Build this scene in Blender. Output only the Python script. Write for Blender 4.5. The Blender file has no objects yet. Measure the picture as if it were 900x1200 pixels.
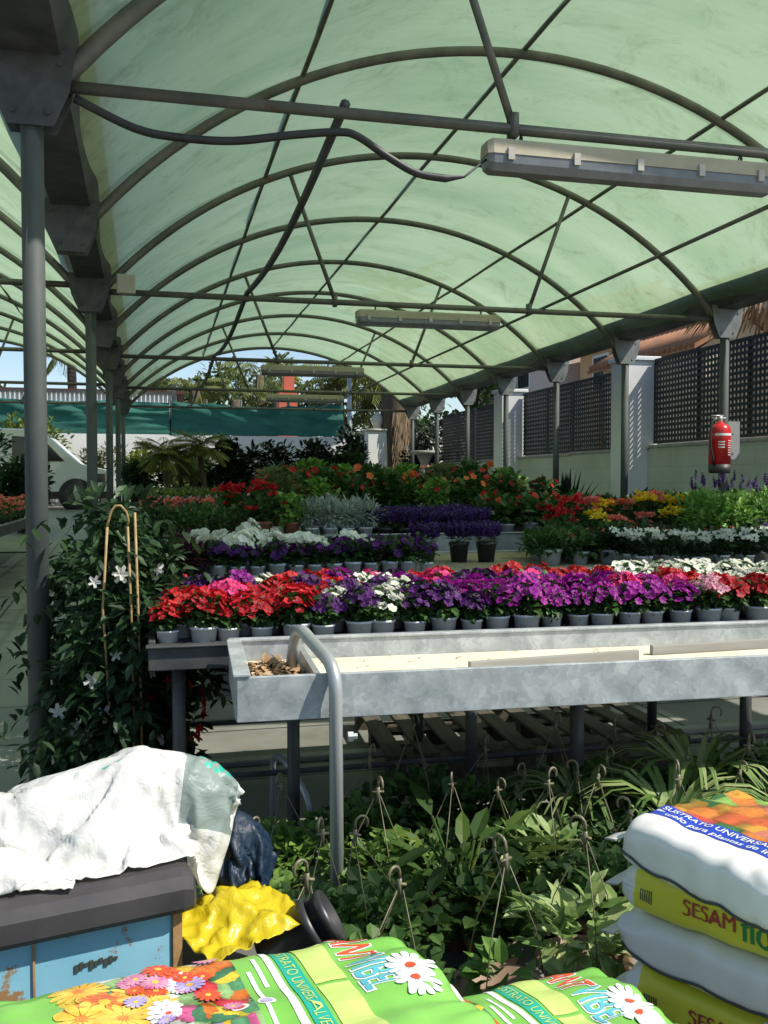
import bpy, bmesh, math, random
from mathutils import Vector, Matrix, noise
R = random.Random(7)
PI = math.pi
S = bpy.context.scene
COL = S.collection
V = Vector

# ------------------------------------------------------------------ materials
def nodes(name):
    m = bpy.data.materials.new(name); m.use_nodes = True
    nt = m.node_tree; b = nt.nodes['Principled BSDF']
    return m, nt, b
def rgb(c): return (c[0], c[1], c[2], 1)
def mixed(nt, a, b, fac, mode='MIX'):
    n = nt.nodes.new('ShaderNodeMix'); n.data_type = 'RGBA'; n.blend_type = mode
    for sock, val in ((n.inputs[0], fac), (n.inputs[6], a), (n.inputs[7], b)):
        if hasattr(val, 'links'): nt.links.new(val, sock)
        else: sock.default_value = val if not isinstance(val, tuple) else rgb(val)
    return n.outputs[2]
def noise_tex(nt, scale, detail=4, coord='Object', rough=.6, dist=0, stretch=None):
    tc = nt.nodes.new('ShaderNodeTexCoord'); t = nt.nodes.new('ShaderNodeTexNoise')
    t.inputs['Scale'].default_value = scale; t.inputs['Detail'].default_value = detail
    t.inputs['Roughness'].default_value = rough; t.inputs['Distortion'].default_value = dist
    src = tc.outputs[coord]
    if stretch:
        mp = nt.nodes.new('ShaderNodeMapping'); mp.inputs['Scale'].default_value = stretch
        nt.links.new(src, mp.inputs[0]); src = mp.outputs[0]
    nt.links.new(src, t.inputs['Vector'])
    return t.outputs['Fac']
def ramp(nt, fac, stops, interp='LINEAR'):
    r = nt.nodes.new('ShaderNodeValToRGB'); r.color_ramp.interpolation = interp
    e = r.color_ramp.elements
    while len(e) < len(stops): e.new(.5)
    for el, (p, c) in zip(e, stops): el.position = p; el.color = rgb(c) if not isinstance(c, float) else (c, c, c, 1)
    nt.links.new(fac, r.inputs[0]); return r.outputs[0]
def bump(nt, b, h, strength=.3, dist=.01):
    n = nt.nodes.new('ShaderNodeBump'); n.inputs['Strength'].default_value = strength; n.inputs['Distance'].default_value = dist
    nt.links.new(h, n.inputs['Height']); nt.links.new(n.outputs[0], b.inputs['Normal'])
def mat(name, c1, c2=None, scale=8, rough=.6, metal=0, bmp=0, detail=5, lo=.35, hi=.65, stretch=None, bdist=.01):
    m, nt, b = nodes(name)
    b.inputs['Roughness'].default_value = rough; b.inputs['Metallic'].default_value = metal
    if c2 is None: c2 = tuple(x * .8 for x in c1)
    f = noise_tex(nt, scale, detail, stretch=stretch)
    nt.links.new(ramp(nt, f, [(lo, c1), (hi, c2)]), b.inputs['Base Color'])
    if bmp: bump(nt, b, f, bmp, bdist)
    return m
def leafmat(name, stops, rough=.5, trans=.3, spec=.4):
    """leaf or petal: colour varies per leaf (attribute rnd), some light passes through"""
    m, nt, b = nodes(name)
    a = nt.nodes.new('ShaderNodeAttribute'); a.attribute_name = 'rnd'
    k = len(stops)
    col = ramp(nt, a.outputs['Fac'], [(i / max(1, k - 1), s) for i, s in enumerate(stops)])
    oi = nt.nodes.new('ShaderNodeObjectInfo')
    hs = nt.nodes.new('ShaderNodeHueSaturation')
    mr = nt.nodes.new('ShaderNodeMapRange'); mr.inputs[3].default_value = .8; mr.inputs[4].default_value = 1.2
    nt.links.new(oi.outputs['Random'], mr.inputs[0]); nt.links.new(mr.outputs[0], hs.inputs['Value']); nt.links.new(col, hs.inputs['Color'])
    col = hs.outputs[0]
    nt.links.new(col, b.inputs['Base Color']); b.inputs['Roughness'].default_value = rough
    b.inputs['Specular IOR Level'].default_value = spec
    t = nt.nodes.new('ShaderNodeBsdfTranslucent'); nt.links.new(col, t.inputs['Color'])
    mx = nt.nodes.new('ShaderNodeMixShader'); mx.inputs[0].default_value = trans
    nt.links.new(b.outputs[0], mx.inputs[1]); nt.links.new(t.outputs[0], mx.inputs[2])
    nt.links.new(mx.outputs[0], nt.nodes['Material Output'].inputs['Surface'])
    return m
M = {}
def steel(name, c1, c2, scale=6, rough=.5, metal=.35):
    return mat(name, c1, c2, scale, rough, metal, .08)
M['roofsteel'] = mat('weathered_tube', (.1, .105, .09), (.175, .165, .13), 5, .6, .2, .1)
nt_ = M['roofsteel'].node_tree; b_ = nt_.nodes['Principled BSDF']; src_ = b_.inputs['Base Color'].links[0].from_socket
nt_.links.new(mixed(nt_, src_, (.16, .08, .035), ramp(nt_, noise_tex(nt_, 11, 8, rough=.8), [(.57, 0.), (.66, .85)])), b_.inputs['Base Color'])
M['post'] = mat('post_steel', (.05, .062, .057), (.095, .108, .1), 4, .7, .1, .08, stretch=(1, 1, .3))
M['darksteel'] = mat('dark_steel', (.05, .055, .055), (.1, .105, .1), 6, .55, .3)
M['bracket'] = mat('bracket_plate', (.13, .145, .14), (.24, .25, .24), 6, .55, .25)
def galvanised():
    m, nt, b = nodes('galvanised_sheet')
    tc = nt.nodes.new('ShaderNodeTexCoord'); v = nt.nodes.new('ShaderNodeTexVoronoi'); v.inputs['Scale'].default_value = 42
    d = nt.nodes.new('ShaderNodeTexNoise'); d.inputs['Scale'].default_value = 9; d.inputs['Detail'].default_value = 6
    nt.links.new(tc.outputs['Object'], d.inputs['Vector'])
    mp = mixed(nt, tc.outputs['Object'], d.outputs['Color'], .3)
    nt.links.new(mp, v.inputs['Vector'])
    sp = nt.nodes.new('ShaderNodeSeparateColor'); nt.links.new(v.outputs['Color'], sp.inputs[0])
    a = ramp(nt, sp.outputs[0], [(0, (.36, .39, .4)), (1, (.47, .5, .5))])
    c = ramp(nt, d.outputs['Fac'], [(.35, (.72, .75, .74)), (.5, (1., 1., 1.)), (.66, (1.3, 1.3, 1.25))])
    nt.links.new(mixed(nt, a, c, .8, 'MULTIPLY'), b.inputs['Base Color'])
    b.inputs['Metallic'].default_value = .25; b.inputs['Roughness'].default_value = .5
    bump(nt, b, d.outputs['Fac'], .06)
    return m
M['galv'] = galvanised()
M['tube'] = mat('galvanised_tube', (.36, .38, .375), (.5, .52, .5), 5, .42, .4, .05, stretch=(1, 1, .25))
M['bed'] = mat('cream_board', (.74, .68, .52), (.6, .53, .39), 3.5, .8, 0, .1, lo=.45, hi=.8)
M['mat_tan'] = mat('tan_matting', (.33, .29, .2), (.24, .21, .14), 30, .95, 0, .4)
M['batten'] = mat('grey_batten', (.36, .35, .31), (.25, .24, .21), 5, .8, 0, .1, stretch=(.3, 4, 4))
M['chip'] = leafmat('bark_chip', [(.2, .11, .05), (.38, .24, .12), (.55, .42, .26), (.12, .06, .03)], .9, 0)
M['potgrey'] = mat('grey_pot_plastic', (.72, .74, .75), (.63, .65, .66), 9, .5)
M['potdark'] = mat('black_pot_plastic', (.025, .027, .027), (.04, .04, .04), 8, .4)
M['soil'] = mat('potting_soil', (.04, .028, .018), (.08, .055, .035), 60, .95, 0, .5)
M['terracotta'] = mat('terracotta_pot', (.34, .13, .07), (.27, .1, .05), 8, .8)
M['browngreen'] = mat('brown_pot_plastic', (.2, .13, .08), (.27, .18, .11), 6, .55)
M['bamboo'] = mat('bamboo_cane', (.42, .29, .12), (.27, .18, .075), 22, .6)
M['wood'] = mat('pallet_wood', (.12, .1, .072), (.06, .05, .036), 5, .85, 0, .25, stretch=(6, .6, 6))
M['leaf'] = leafmat('petunia_leaf', [(.02, .055, .014), (.04, .1, .022), (.07, .15, .035)])
M['leafdark'] = leafmat('dark_leaf', [(.012, .03, .012), (.022, .055, .018), (.035, .08, .026)])
M['leafbright'] = leafmat('bright_leaf', [(.08, .18, .03), (.14, .28, .05), (.22, .38, .08)])
M['leafyellow'] = leafmat('yellow_green_leaf', [(.07, .11, .015), (.13, .18, .025), (.2, .25, .04)])
M['leafolive'] = leafmat('olive_leaf', [(.07, .1, .035), (.12, .155, .055), (.19, .22, .09)])
M['silver'] = leafmat('silver_leaf', [(.22, .27, .24), (.33, .38, .34), (.45, .5, .46)], .8)
M['burgundy'] = leafmat('burgundy_leaf', [(.04, .008, .014), (.07, .015, .025), (.05, .03, .02)])
M['cream'] = leafmat('variegated_leaf', [(.1, .19, .04), (.24, .34, .11), (.42, .48, .22)])
M['frond'] = leafmat('palm_frond', [(.09, .125, .03), (.15, .19, .045), (.24, .27, .075)])
M['deadfrond'] = leafmat('dead_frond', [(.11, .075, .045), (.2, .14, .085), (.3, .22, .14)], .9, .1)
M['red'] = leafmat('red_petal', [(.36, .005, .012), (.52, .012, .018), (.62, .03, .03)], .55, .35)
M['magenta'] = leafmat('magenta_petal', [(.2, .006, .2), (.31, .01, .29), (.4, .02, .3)], .55, .35)
M['purple'] = leafmat('dark_purple_petal', [(.045, .006, .075), (.085, .012, .14), (.13, .02, .2)], .6, .3)
M['pink'] = leafmat('hot_pink_petal', [(.6, .015, .13), (.72, .04, .2), (.78, .08, .28)], .55, .35)
M['palepink'] = leafmat('pale_pink_petal', [(.75, .3, .42), (.8, .42, .5), (.8, .5, .55)], .55, .35)
M['white'] = leafmat('white_petal', [(.72, .74, .62), (.82, .83, .74), (.85, .85, .8)], .55, .35)
M['yellow'] = leafmat('yellow_petal', [(.72, .45, .01), (.8, .58, .02), (.82, .65, .05)], .55, .3)
M['orange'] = leafmat('orange_petal', [(.75, .14, .02), (.8, .22, .05), (.78, .1, .04)], .55, .3)
M['coral'] = leafmat('coral_petal', [(.7, .16, .12), (.75, .26, .2), (.7, .1, .08)], .55, .3)
M['lavender'] = leafmat('lavender_petal', [(.05, .02, .12), (.1, .045, .22), (.15, .08, .3)], .7, .2)
M['throat'] = mat('petal_throat', (.05, .01, .05), (.09, .02, .06), 40)
M['throatpale'] = mat('petal_throat_pale', (.5, .5, .12), (.6, .6, .2), 40)
M['black'] = mat('black_rubber', (.015, .015, .016), (.03, .03, .03), 6, .5)
M['whitewall'] = mat('white_render', (.78, .78, .76), (.66, .66, .63), 1.2, .9, 0, .1, lo=.4, hi=.75)
M['concrete'] = mat('stone_grey', (.42, .41, .38), (.3, .29, .26), 6, .9, 0, .3)
M['trunk'] = mat('trunk_bark', (.07, .05, .035), (.12, .09, .065), 7, .95, 0, .6, stretch=(3, 3, .6))
M['blackleafwall'] = leafmat('very_dark_leaf', [(.006, .014, .008), (.012, .026, .012), (.018, .036, .016)], .6, .1)

# ------------------------------------------------------------------ mesh builder
class MB:
    def __init__(s): s.v = []; s.f = []; s.m = []; s.r = []; s.uv = []
    def vert(s, p): s.v.append(tuple(p)); return len(s.v) - 1
    def face(s, idx, m=0, r=None): s.f.append(tuple(idx)); s.m.append(m); s.r.append(R.random() if r is None else r)
    def quad(s, a, b, c, d, m=0, r=None):
        i = len(s.v); s.v += [tuple(a), tuple(b), tuple(c), tuple(d)]; s.face((i, i + 1, i + 2, i + 3), m, r)
    def box(s, x0, y0, z0, x1, y1, z1, m=0, X=None):
        p = [V((x, y, z)) for z in (z0, z1) for y in (y0, y1) for x in (x0, x1)]
        if X is not None: p = [X @ q for q in p]
        i = len(s.v); s.v += [tuple(q) for q in p]; r = R.random()
        for f in ((0, 2, 3, 1), (4, 5, 7, 6), (0, 1, 5, 4), (1, 3, 7, 5), (3, 2, 6, 7), (2, 0, 4, 6)):
            s.face([i + k for k in f], m, r)
    def tube(s, pts, rad, n=8, m=0, cap=True, r=None):
        pts = [V(p) for p in pts]; k = len(pts); rads = rad if isinstance(rad, (list, tuple)) else [rad] * k
        r = R.random() if r is None else r
        t0 = (pts[1] - pts[0]).normalized(); a = t0.orthogonal().normalized(); i0 = len(s.v)
        for j, p in enumerate(pts):
            t = (pts[min(j + 1, k - 1)] - pts[max(j - 1, 0)]).normalized()
            a = (a - t * a.dot(t)).normalized(); b = t.cross(a)
            for q in range(n):
                an = 2 * PI * q / n; s.v.append(tuple(p + (a * math.cos(an) + b * math.sin(an)) * rads[j]))
        for j in range(k - 1):
            for q in range(n):
                q2 = (q + 1) % n; s.face((i0 + j * n + q, i0 + j * n + q2, i0 + (j + 1) * n + q2, i0 + (j + 1) * n + q), m, r)
        if cap:
            s.face([i0 + q for q in range(n)][::-1], m, r); s.face([i0 + (k - 1) * n + q for q in range(n)], m, r)
    def lathe(s, prof, c=(0, 0, 0), n=16, m=0, X=None):
        i0 = len(s.v); r = R.random(); c = V(c)
        for (rr, z) in prof:
            for q in range(n):
                an = 2 * PI * q / n; p = V((rr * math.cos(an), rr * math.sin(an), z))
                s.v.append(tuple((X @ p if X is not None else p) + c))
        for j in range(len(prof) - 1):
            for q in range(n):
                q2 = (q + 1) % n; s.face((i0 + j * n + q, i0 + j * n + q2, i0 + (j + 1) * n + q2, i0 + (j + 1) * n + q), m, r)
    def leaf(s, b, d, up, L, W, m=0, fold=.15, droop=.15, r=None):
        d = d.normalized(); sd = d.cross(up)
        if sd.length < 1e-4: sd = d.orthogonal()
        sd.normalize(); n = sd.cross(d); r = R.random() if r is None else r
        i = len(s.v); dr = n * L * droop
        tip = b + d * L - dr; m1 = b + d * L * .3 - dr * .1; m2 = b + d * L * .68 - dr * .45; u = n * W * fold
        s.v += [tuple(b), tuple(m1 + sd * W * .47 + u), tuple(m2 + sd * W * .42 + u), tuple(tip), tuple(m2 - sd * W * .42 + u), tuple(m1 - sd * W * .47 + u), tuple(m1), tuple(m2)]
        for f in ((0, 1, 6), (1, 2, 7, 6), (2, 3, 7), (0, 6, 5), (6, 7, 4, 5), (7, 3, 4)): s.face([i + q for q in f], m, r)
    def cloud(s, n, c, rad, L, W, m=0, shell=.45, up=.4, rs=None):
        c = V(c); rs = rs or R
        for _ in range(n):
            o = V((rs.gauss(0, 1), rs.gauss(0, 1), rs.gauss(0, 1))).normalized()
            k = shell + (1 - shell) * rs.random()
            p = c + V((o.x * rad[0], o.y * rad[1], o.z * rad[2])) * k
            d = (o + V((rs.uniform(-1, 1), rs.uniform(-1, 1), rs.uniform(-.6, .6) + up))).normalized()
            s.leaf(p, d, V((rs.uniform(-.6, .6), rs.uniform(-.6, .6), 1)), L * rs.uniform(.7, 1.3), W * rs.uniform(.7, 1.3), m)
    def flower(s, c, nrm, rad, m=0, mt=None, lobes=5, depth=.3, notch=.82):
        nrm = nrm.normalized(); a = nrm.orthogonal().normalized(); b = nrm.cross(a); ph = R.random() * 6; r = R.random()
        i = len(s.v); s.v.append(tuple(c - nrm * rad * depth)); k = lobes * 3
        for q in range(k):
            an = 2 * PI * q / k + ph; rr = rad * (notch if q % 3 == 0 else 1.0) * R.uniform(.93, 1.07)
            s.v.append(tuple(c + (a * math.cos(an) + b * math.sin(an)) * rr + nrm * rad * R.uniform(-.14, .14)))
        for q in range(k): s.face((i, i + 1 + q, i + 1 + (q + 1) % k), m, r)
        if mt is not None:
            j = len(s.v); s.v.append(tuple(c - nrm * rad * depth * .8))
            for q in range(6):
                an = 2 * PI * q / 6; s.v.append(tuple(c + (a * math.cos(an) + b * math.sin(an)) * rad * .26 - nrm * rad * depth * .62))
            for q in range(6): s.face((j, j + 1 + q, j + 1 + (q + 1) % 6), mt)
    def pompom(s, c, rad, m=0, n=14):
        for _ in range(n):
            o = V((R.gauss(0, 1), R.gauss(0, 1), abs(R.gauss(0, .8)))).normalized()
            s.leaf(V(c) + o * rad * .25, o, V((R.uniform(-1, 1), R.uniform(-1, 1), .4)), rad * .9, rad * .55, m)

def obj(name, mb, mats, parent=None, smooth=False, loc=None):
    me = bpy.data.meshes.new(name)
    me.from_pydata(mb.v, [], mb.f)
    mats = mats if isinstance(mats, (list, tuple)) else [mats]
    for mm in mats: me.materials.append(M[mm] if isinstance(mm, str) else mm)
    me.polygons.foreach_set('material_index', mb.m)
    at = me.attributes.new('rnd', 'FLOAT', 'FACE'); at.data.foreach_set('value', mb.r)
    if smooth: me.polygons.foreach_set('use_smooth', [True] * len(mb.f))
    if mb.uv:
        ul = me.uv_layers.new(name='UVMap')
        for li, lp in enumerate(me.loops): ul.data[li].uv = mb.uv[lp.vertex_index]
    me.update()
    o = bpy.data.objects.new(name, me); COL.objects.link(o)
    if parent: o.parent = parent
    if loc: o.location = loc
    return o
def bev(o, w=.004, seg=2):
    b = o.modifiers.new('bevel', 'BEVEL'); b.width = w; b.segments = seg; b.limit_method = 'ANGLE'; return o
def tag(o, label, cat, group=None, kind=None):
    o['label'] = label; o['category'] = cat
    if group: o['group'] = group
    if kind: o['kind'] = kind
    return o
def thing(name, label, cat, loc=(0, 0, 0), rot=0, group=None):
    o = bpy.data.objects.new(name, None); COL.objects.link(o); o.empty_display_size = .1
    o.location = loc; o.rotation_euler = (0, 0, rot)
    return tag(o, label, cat, group)
def dup(root, loc, rot=0, label=None, scale=1, group=None):
    r = root.copy(); COL.objects.link(r); r.location = loc; r.rotation_euler = (0, 0, rot); r.scale = (scale,) * 3
    if label: r['label'] = label
    if group: r['group'] = group
    for ch in list(root.children):
        c = ch.copy(); COL.objects.link(c); c.parent = r
        for g in list(ch.children):
            e = g.copy(); COL.objects.link(e); e.parent = c
    return r
def struct(o): o['kind'] = 'structure'; return o
class Placer:
    """uses the prototype itself the first time, copies after that"""
    def __init__(s): s.used = set()
    def put(s, proto, loc, rot, label, scale=1, group=None):
        if proto.name in s.used: return dup(proto, loc, rot, label, scale, group)
        s.used.add(proto.name); proto.location = loc; proto.rotation_euler = (0, 0, rot); proto.scale = (scale,) * 3
        proto['label'] = label
        if group: proto['group'] = group
        return proto
PL = Placer()
ORD = 'zeroth first second third fourth fifth sixth seventh eighth ninth tenth eleventh twelfth thirteenth fourteenth fifteenth sixteenth seventeenth eighteenth nineteenth twentieth'.split()
ORD += ['twenty-' + w for w in ORD[1:10]] + ['thirtieth'] + ['thirty-' + w for w in ORD[1:10]] + ['fortieth']

# ------------------------------------------------------------------ world, sun, camera
EL, SD = math.radians(50), V((.85, -.527, 0)).normalized()
sun_dir = V((SD.x * math.cos(EL), SD.y * math.cos(EL), math.sin(EL)))
w = bpy.data.worlds.new('World'); S.world = w; w.use_nodes = True
nt = w.node_tree; sky = nt.nodes.new('ShaderNodeTexSky'); sky.sky_type = 'NISHITA'; sky.sun_disc = False
sky.sun_elevation = EL; sky.sun_rotation = math.atan2(sun_dir.x, sun_dir.y); sky.altitude = 50; sky.dust_density = .6; sky.ozone_density = 1.6
nt.links.new(sky.outputs[0], nt.nodes['Background'].inputs[0]); nt.nodes['Background'].inputs[1].default_value = .125
sl = bpy.data.lights.new('sun', 'SUN'); sl.energy = 4.6; sl.angle = math.radians(.53); sl.color = (1, .94, .84)
so = bpy.data.objects.new('sun', sl); COL.objects.link(so); so.rotation_euler = sun_dir.to_track_quat('Z', 'Y').to_euler()
cam = bpy.data.cameras.new('camera'); co = bpy.data.objects.new('camera', cam); COL.objects.link(co); S.camera = co
cam.sensor_fit = 'HORIZONTAL'; cam.sensor_width = 36; cam.lens = 36 * 1080 / 900; cam.clip_end = 2000; cam.clip_start = .05
yw, pt = math.radians(13.678), math.radians(2.015)
co.location = (0, 0, 1.55)
co.rotation_euler = V((math.sin(yw) * math.cos(pt), math.cos(yw) * math.cos(pt), -math.sin(pt))).to_track_quat('-Z', 'Y').to_euler()
S.view_settings.view_transform = 'Standard'; S.view_settings.look = 'None'; S.view_settings.gamma = 1
S.view_settings.exposure = .35
S.cycles.use_denoising = True
S.cycles.max_bounces = 8; S.cycles.diffuse_bounces = 4; S.cycles.transmission_bounces = 6; S.cycles.sample_clamp_indirect = 6
S.cycles.caustics_reflective = False; S.cycles.caustics_refractive = False

# ------------------------------------------------------------------ ground
def gz(y): return 0 if y < 8 else min(.8, (y - 8) * .8 / 12)
def ground():
    mb = MB(); xs = [-300, -60, -12, -6, -2, 2, 7, 12, 60, 300]; ys = [-60, -5, 2, 5, 8, 10, 12, 14, 16, 18, 20, 24, 40, 100, 400]
    for y in ys:
        for x in xs: mb.vert((x, y, gz(y)))
    n = len(xs)
    for j in range(len(ys) - 1):
        for i in range(n - 1): mb.face((j * n + i, j * n + i + 1, (j + 1) * n + i + 1, (j + 1) * n + i))
    m, nt, b = nodes('concrete_slabs')
    tc = nt.nodes.new('ShaderNodeTexCoord'); br = nt.nodes.new('ShaderNodeTexBrick'); br.offset = 0
    br.inputs['Scale'].default_value = 1; br.inputs['Brick Width'].default_value = 1.6; br.inputs['Row Height'].default_value = .95
    br.inputs['Mortar Size'].default_value = .012; br.inputs['Mortar Smooth'].default_value = .3
    br.inputs['Color1'].default_value = (.21, .215, .19, 1); br.inputs['Color2'].default_value = (.26, .265, .23, 1); br.inputs['Mortar'].default_value = (.05, .05, .045, 1)
    nt.links.new(tc.outputs['Object'], br.inputs['Vector'])
    f = noise_tex(nt, .9, 7, rough=.65); g = noise_tex(nt, 14, 5)
    st = ramp(nt, f, [(.3, (.62, .6, .55)), (.55, (1., 1., 1.)), (.75, (1.12, 1.12, 1.1))])
    c = mixed(nt, br.outputs['Color'], st, 1., 'MULTIPLY')
    nt.links.new(c, b.inputs['Base Color'])
    nt.links.new(ramp(nt, f, [(.3, .3), (.7, .65)]), b.inputs['Roughness'])
    bump(nt, b, g, .15)
    struct(obj('ground', mb, m, smooth=False))
    k = MB(); k.box(-.1, 4.96, 0, 6.4, 5.04, .035); struct(bev(obj('kerb', k, 'concrete'), .01))
ground()
h = MB()
for i in range(24):
    for j in range(5):
        x = -260 + i * 18; z = (4 + 26 * math.exp(-((i - 10.3) / 3.2) ** 2) + 6 * noise.noise(V((i * .4, 0, 0)))) * (1 - (j / 4 - .5) ** 2 * 4)
        h.vert((x, 380 + j * 25, max(z, -1)))
for i in range(23):
    for j in range(4): h.face((i * 5 + j, i * 5 + j + 1, i * 5 + j + 6, i * 5 + j + 5))
struct(obj('hill', h, mat('hazy_hillside', (.3, .27, .34), (.24, .23, .28), .05, .95), smooth=True))

# ------------------------------------------------------------------ tunnel roofs
def XL(y): return -.55 - .016 * (y - 4.5)
def XR(y): return 6.2 + .02 * max(0, y - 9)
ARCH = [4.5 + 2.375 * k for k in range(9)]
ZS, ZC = 3.3, 4.88
def arc(xa, xb, off=0, zmin=None, n=44, zc=ZC):
    h = (xb - xa) / 2; r = zc - ZS; rad = (h * h + r * r) / (2 * r); cx = (xa + xb) / 2; cz = zc - rad
    rad += off; z0 = ZS if zmin is None else zmin
    a = math.acos(max(-1, min(1, (z0 - cz) / rad)))
    return [(cx + rad * math.sin(-a + 2 * a * i / n), cz + rad * math.cos(-a + 2 * a * i / n)) for i in range(n + 1)]
def cloth_mat():
    m, nt, b = nodes('green_shade_cloth')
    f = noise_tex(nt, .8, 6, rough=.6, stretch=(.6, 1.6, .6)); g = noise_tex(nt, 3.5, 8, rough=.75)
    base = ramp(nt, f, [(.3, (.255, .38, .215)), (.5, (.325, .445, .265)), (.7, (.39, .505, .325))])
    tc = nt.nodes.new('ShaderNodeTexCoord'); sp = nt.nodes.new('ShaderNodeSeparateXYZ'); nt.links.new(tc.outputs['Object'], sp.inputs[0])
    mr = nt.nodes.new('ShaderNodeMapRange'); mr.inputs[1].default_value = 3.5; mr.inputs[2].default_value = 4.3; mr.inputs[3].default_value = 1; mr.inputs[4].default_value = 0
    nt.links.new(sp.outputs[2], mr.inputs[0])                       # dirt gathers along the low edges
    dm = nt.nodes.new('ShaderNodeMath'); dm.operation = 'MULTIPLY'
    nt.links.new(ramp(nt, g, [(.52, 0.), (.72, .8)]), dm.inputs[0]); nt.links.new(mr.outputs[0], dm.inputs[1])
    col = mixed(nt, base, (.2, .16, .07), dm.outputs[0])
    col = mixed(nt, col, (.55, .55, .42), ramp(nt, noise_tex(nt, 1.7, 9, rough=.8, dist=1.2), [(.52, (.0, .0, .0)), (.72, (.75, .75, .75))]), 'MULTIPLY')
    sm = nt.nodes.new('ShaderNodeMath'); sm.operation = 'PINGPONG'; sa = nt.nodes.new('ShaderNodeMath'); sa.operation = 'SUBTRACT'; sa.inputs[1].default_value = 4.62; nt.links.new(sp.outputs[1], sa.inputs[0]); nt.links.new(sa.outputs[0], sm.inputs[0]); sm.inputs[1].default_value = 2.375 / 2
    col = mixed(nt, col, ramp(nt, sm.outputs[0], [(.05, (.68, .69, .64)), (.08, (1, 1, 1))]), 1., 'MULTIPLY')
    wv = nt.nodes.new('ShaderNodeTexWave'); wv.bands_direction = 'X'; wv.inputs['Scale'].default_value = 3.1; wv.inputs['Distortion'].default_value = 9; wv.inputs['Detail'].default_value = 4; wv.bands_direction = 'Y'
    nt.links.new(tc.outputs['Object'], wv.inputs['Vector'])
    col = mixed(nt, col, ramp(nt, wv.outputs['Fac'], [(0, (.95, .95, .95)), (1, (1.02, 1.02, 1.02))]), .35, 'MULTIPLY')
    nt.links.new(col, b.inputs['Base Color']); b.inputs['Roughness'].default_value = .3
    bump(nt, b, noise_tex(nt, 2.2, 4, dist=1.5, stretch=(1, .5, 1)), .5, .05)
    t = nt.nodes.new('ShaderNodeBsdfTranslucent'); nt.links.new(col, t.inputs['Color'])
    mx = nt.nodes.new('ShaderNodeMixShader'); mx.inputs[0].default_value = .62
    nt.links.new(b.outputs[0], mx.inputs[1]); nt.links.new(t.outputs[0], mx.inputs[2])
    tr = nt.nodes.new('ShaderNodeBsdfTransparent'); tr.inputs[0].default_value = (.75, .9, .75, 1)
    m2 = nt.nodes.new('ShaderNodeMixShader'); m2.inputs[0].default_value = .1
    nt.links.new(mx.outputs[0], m2.inputs[1]); nt.links.new(tr.outputs[0], m2.inputs[2])
    nt.links.new(m2.outputs[0], nt.nodes['Material Output'].inputs['Surface'])
    return m
M['cloth'] = cloth_mat()
def sheet(xl, xr, y0=3.7, y1=23.75, step=.2):
    mb = MB(); ny = int((y1 - y0) / step); nx = 26
    for j in range(ny + 1):
        y = y0 + (y1 - y0) * j / ny
        ph = ((y - 4.5) / 2.375) % 1; sag = .035 * math.sin(PI * ph) ** 2
        for i, (x, z) in enumerate(arc(xl(y), xr(y), .045, 3.52, nx)):
            mb.vert((x, y, z - sag + .012 * noise.noise(V((x * 1.3, y * 1.7, 0)))))
    for j in range(ny):
        for i in range(nx): k = j * (nx + 1) + i; mb.face((k, k + 1, k + nx + 2, k + nx + 1), 0, .5)
    return mb
def gutter(x, ya=1.0, yb=23.9):
    mb = MB(); pr = [(-.25, 3.74), (-.25, 3.68), (-.13, 3.46), (.13, 3.46), (.25, 3.68), (.25, 3.74), (.24, 3.74), (.235, 3.69), (.125, 3.475), (-.125, 3.475), (-.235, 3.69), (-.24, 3.74)]
    n = 11; ks = len(pr)
    for j in range(n):
        y = ya + (yb - ya) * j / (n - 1)
        for (px, pz) in pr: mb.vert((x(y) + px, y, pz))
    for j in range(n - 1):
        for i in range(ks): i2 = (i + 1) % ks; mb.face((j * ks + i, j * ks + i2, (j + 1) * ks + i2, (j + 1) * ks + i), 0, .5)
    mb.face(range(ks)[::-1]); mb.face([(n - 1) * ks + i for i in range(ks)])
    return mb
def plates(x, y):
    mb = MB()
    for s in (-.058, .052):
        o = [(-.2, 3.5), (.2, 3.5), (.17, 3.3), (.1, 3.14), (-.1, 3.14), (-.17, 3.3)]; i = len(mb.v)
        for dy in (0, .006):
            for (px, pz) in o: mb.vert((x + px, y + s + dy, pz))
        mb.face([i + k for k in range(6)]); mb.face([i + 6 + k for k in range(6)][::-1])
        for k in range(6): mb.face((i + k, i + 6 + k, i + 6 + (k + 1) % 6, i + (k + 1) % 6))
        for bx, bz in ((-.13, 3.42), (.13, 3.42), (-.075, 3.2), (.075, 3.2)):
            yy = y + s + (-.008 if s < 0 else .006)
            mb.tube([(x + bx, yy, bz), (x + bx, yy + .008, bz)], .013, 6)
    return mb
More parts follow.
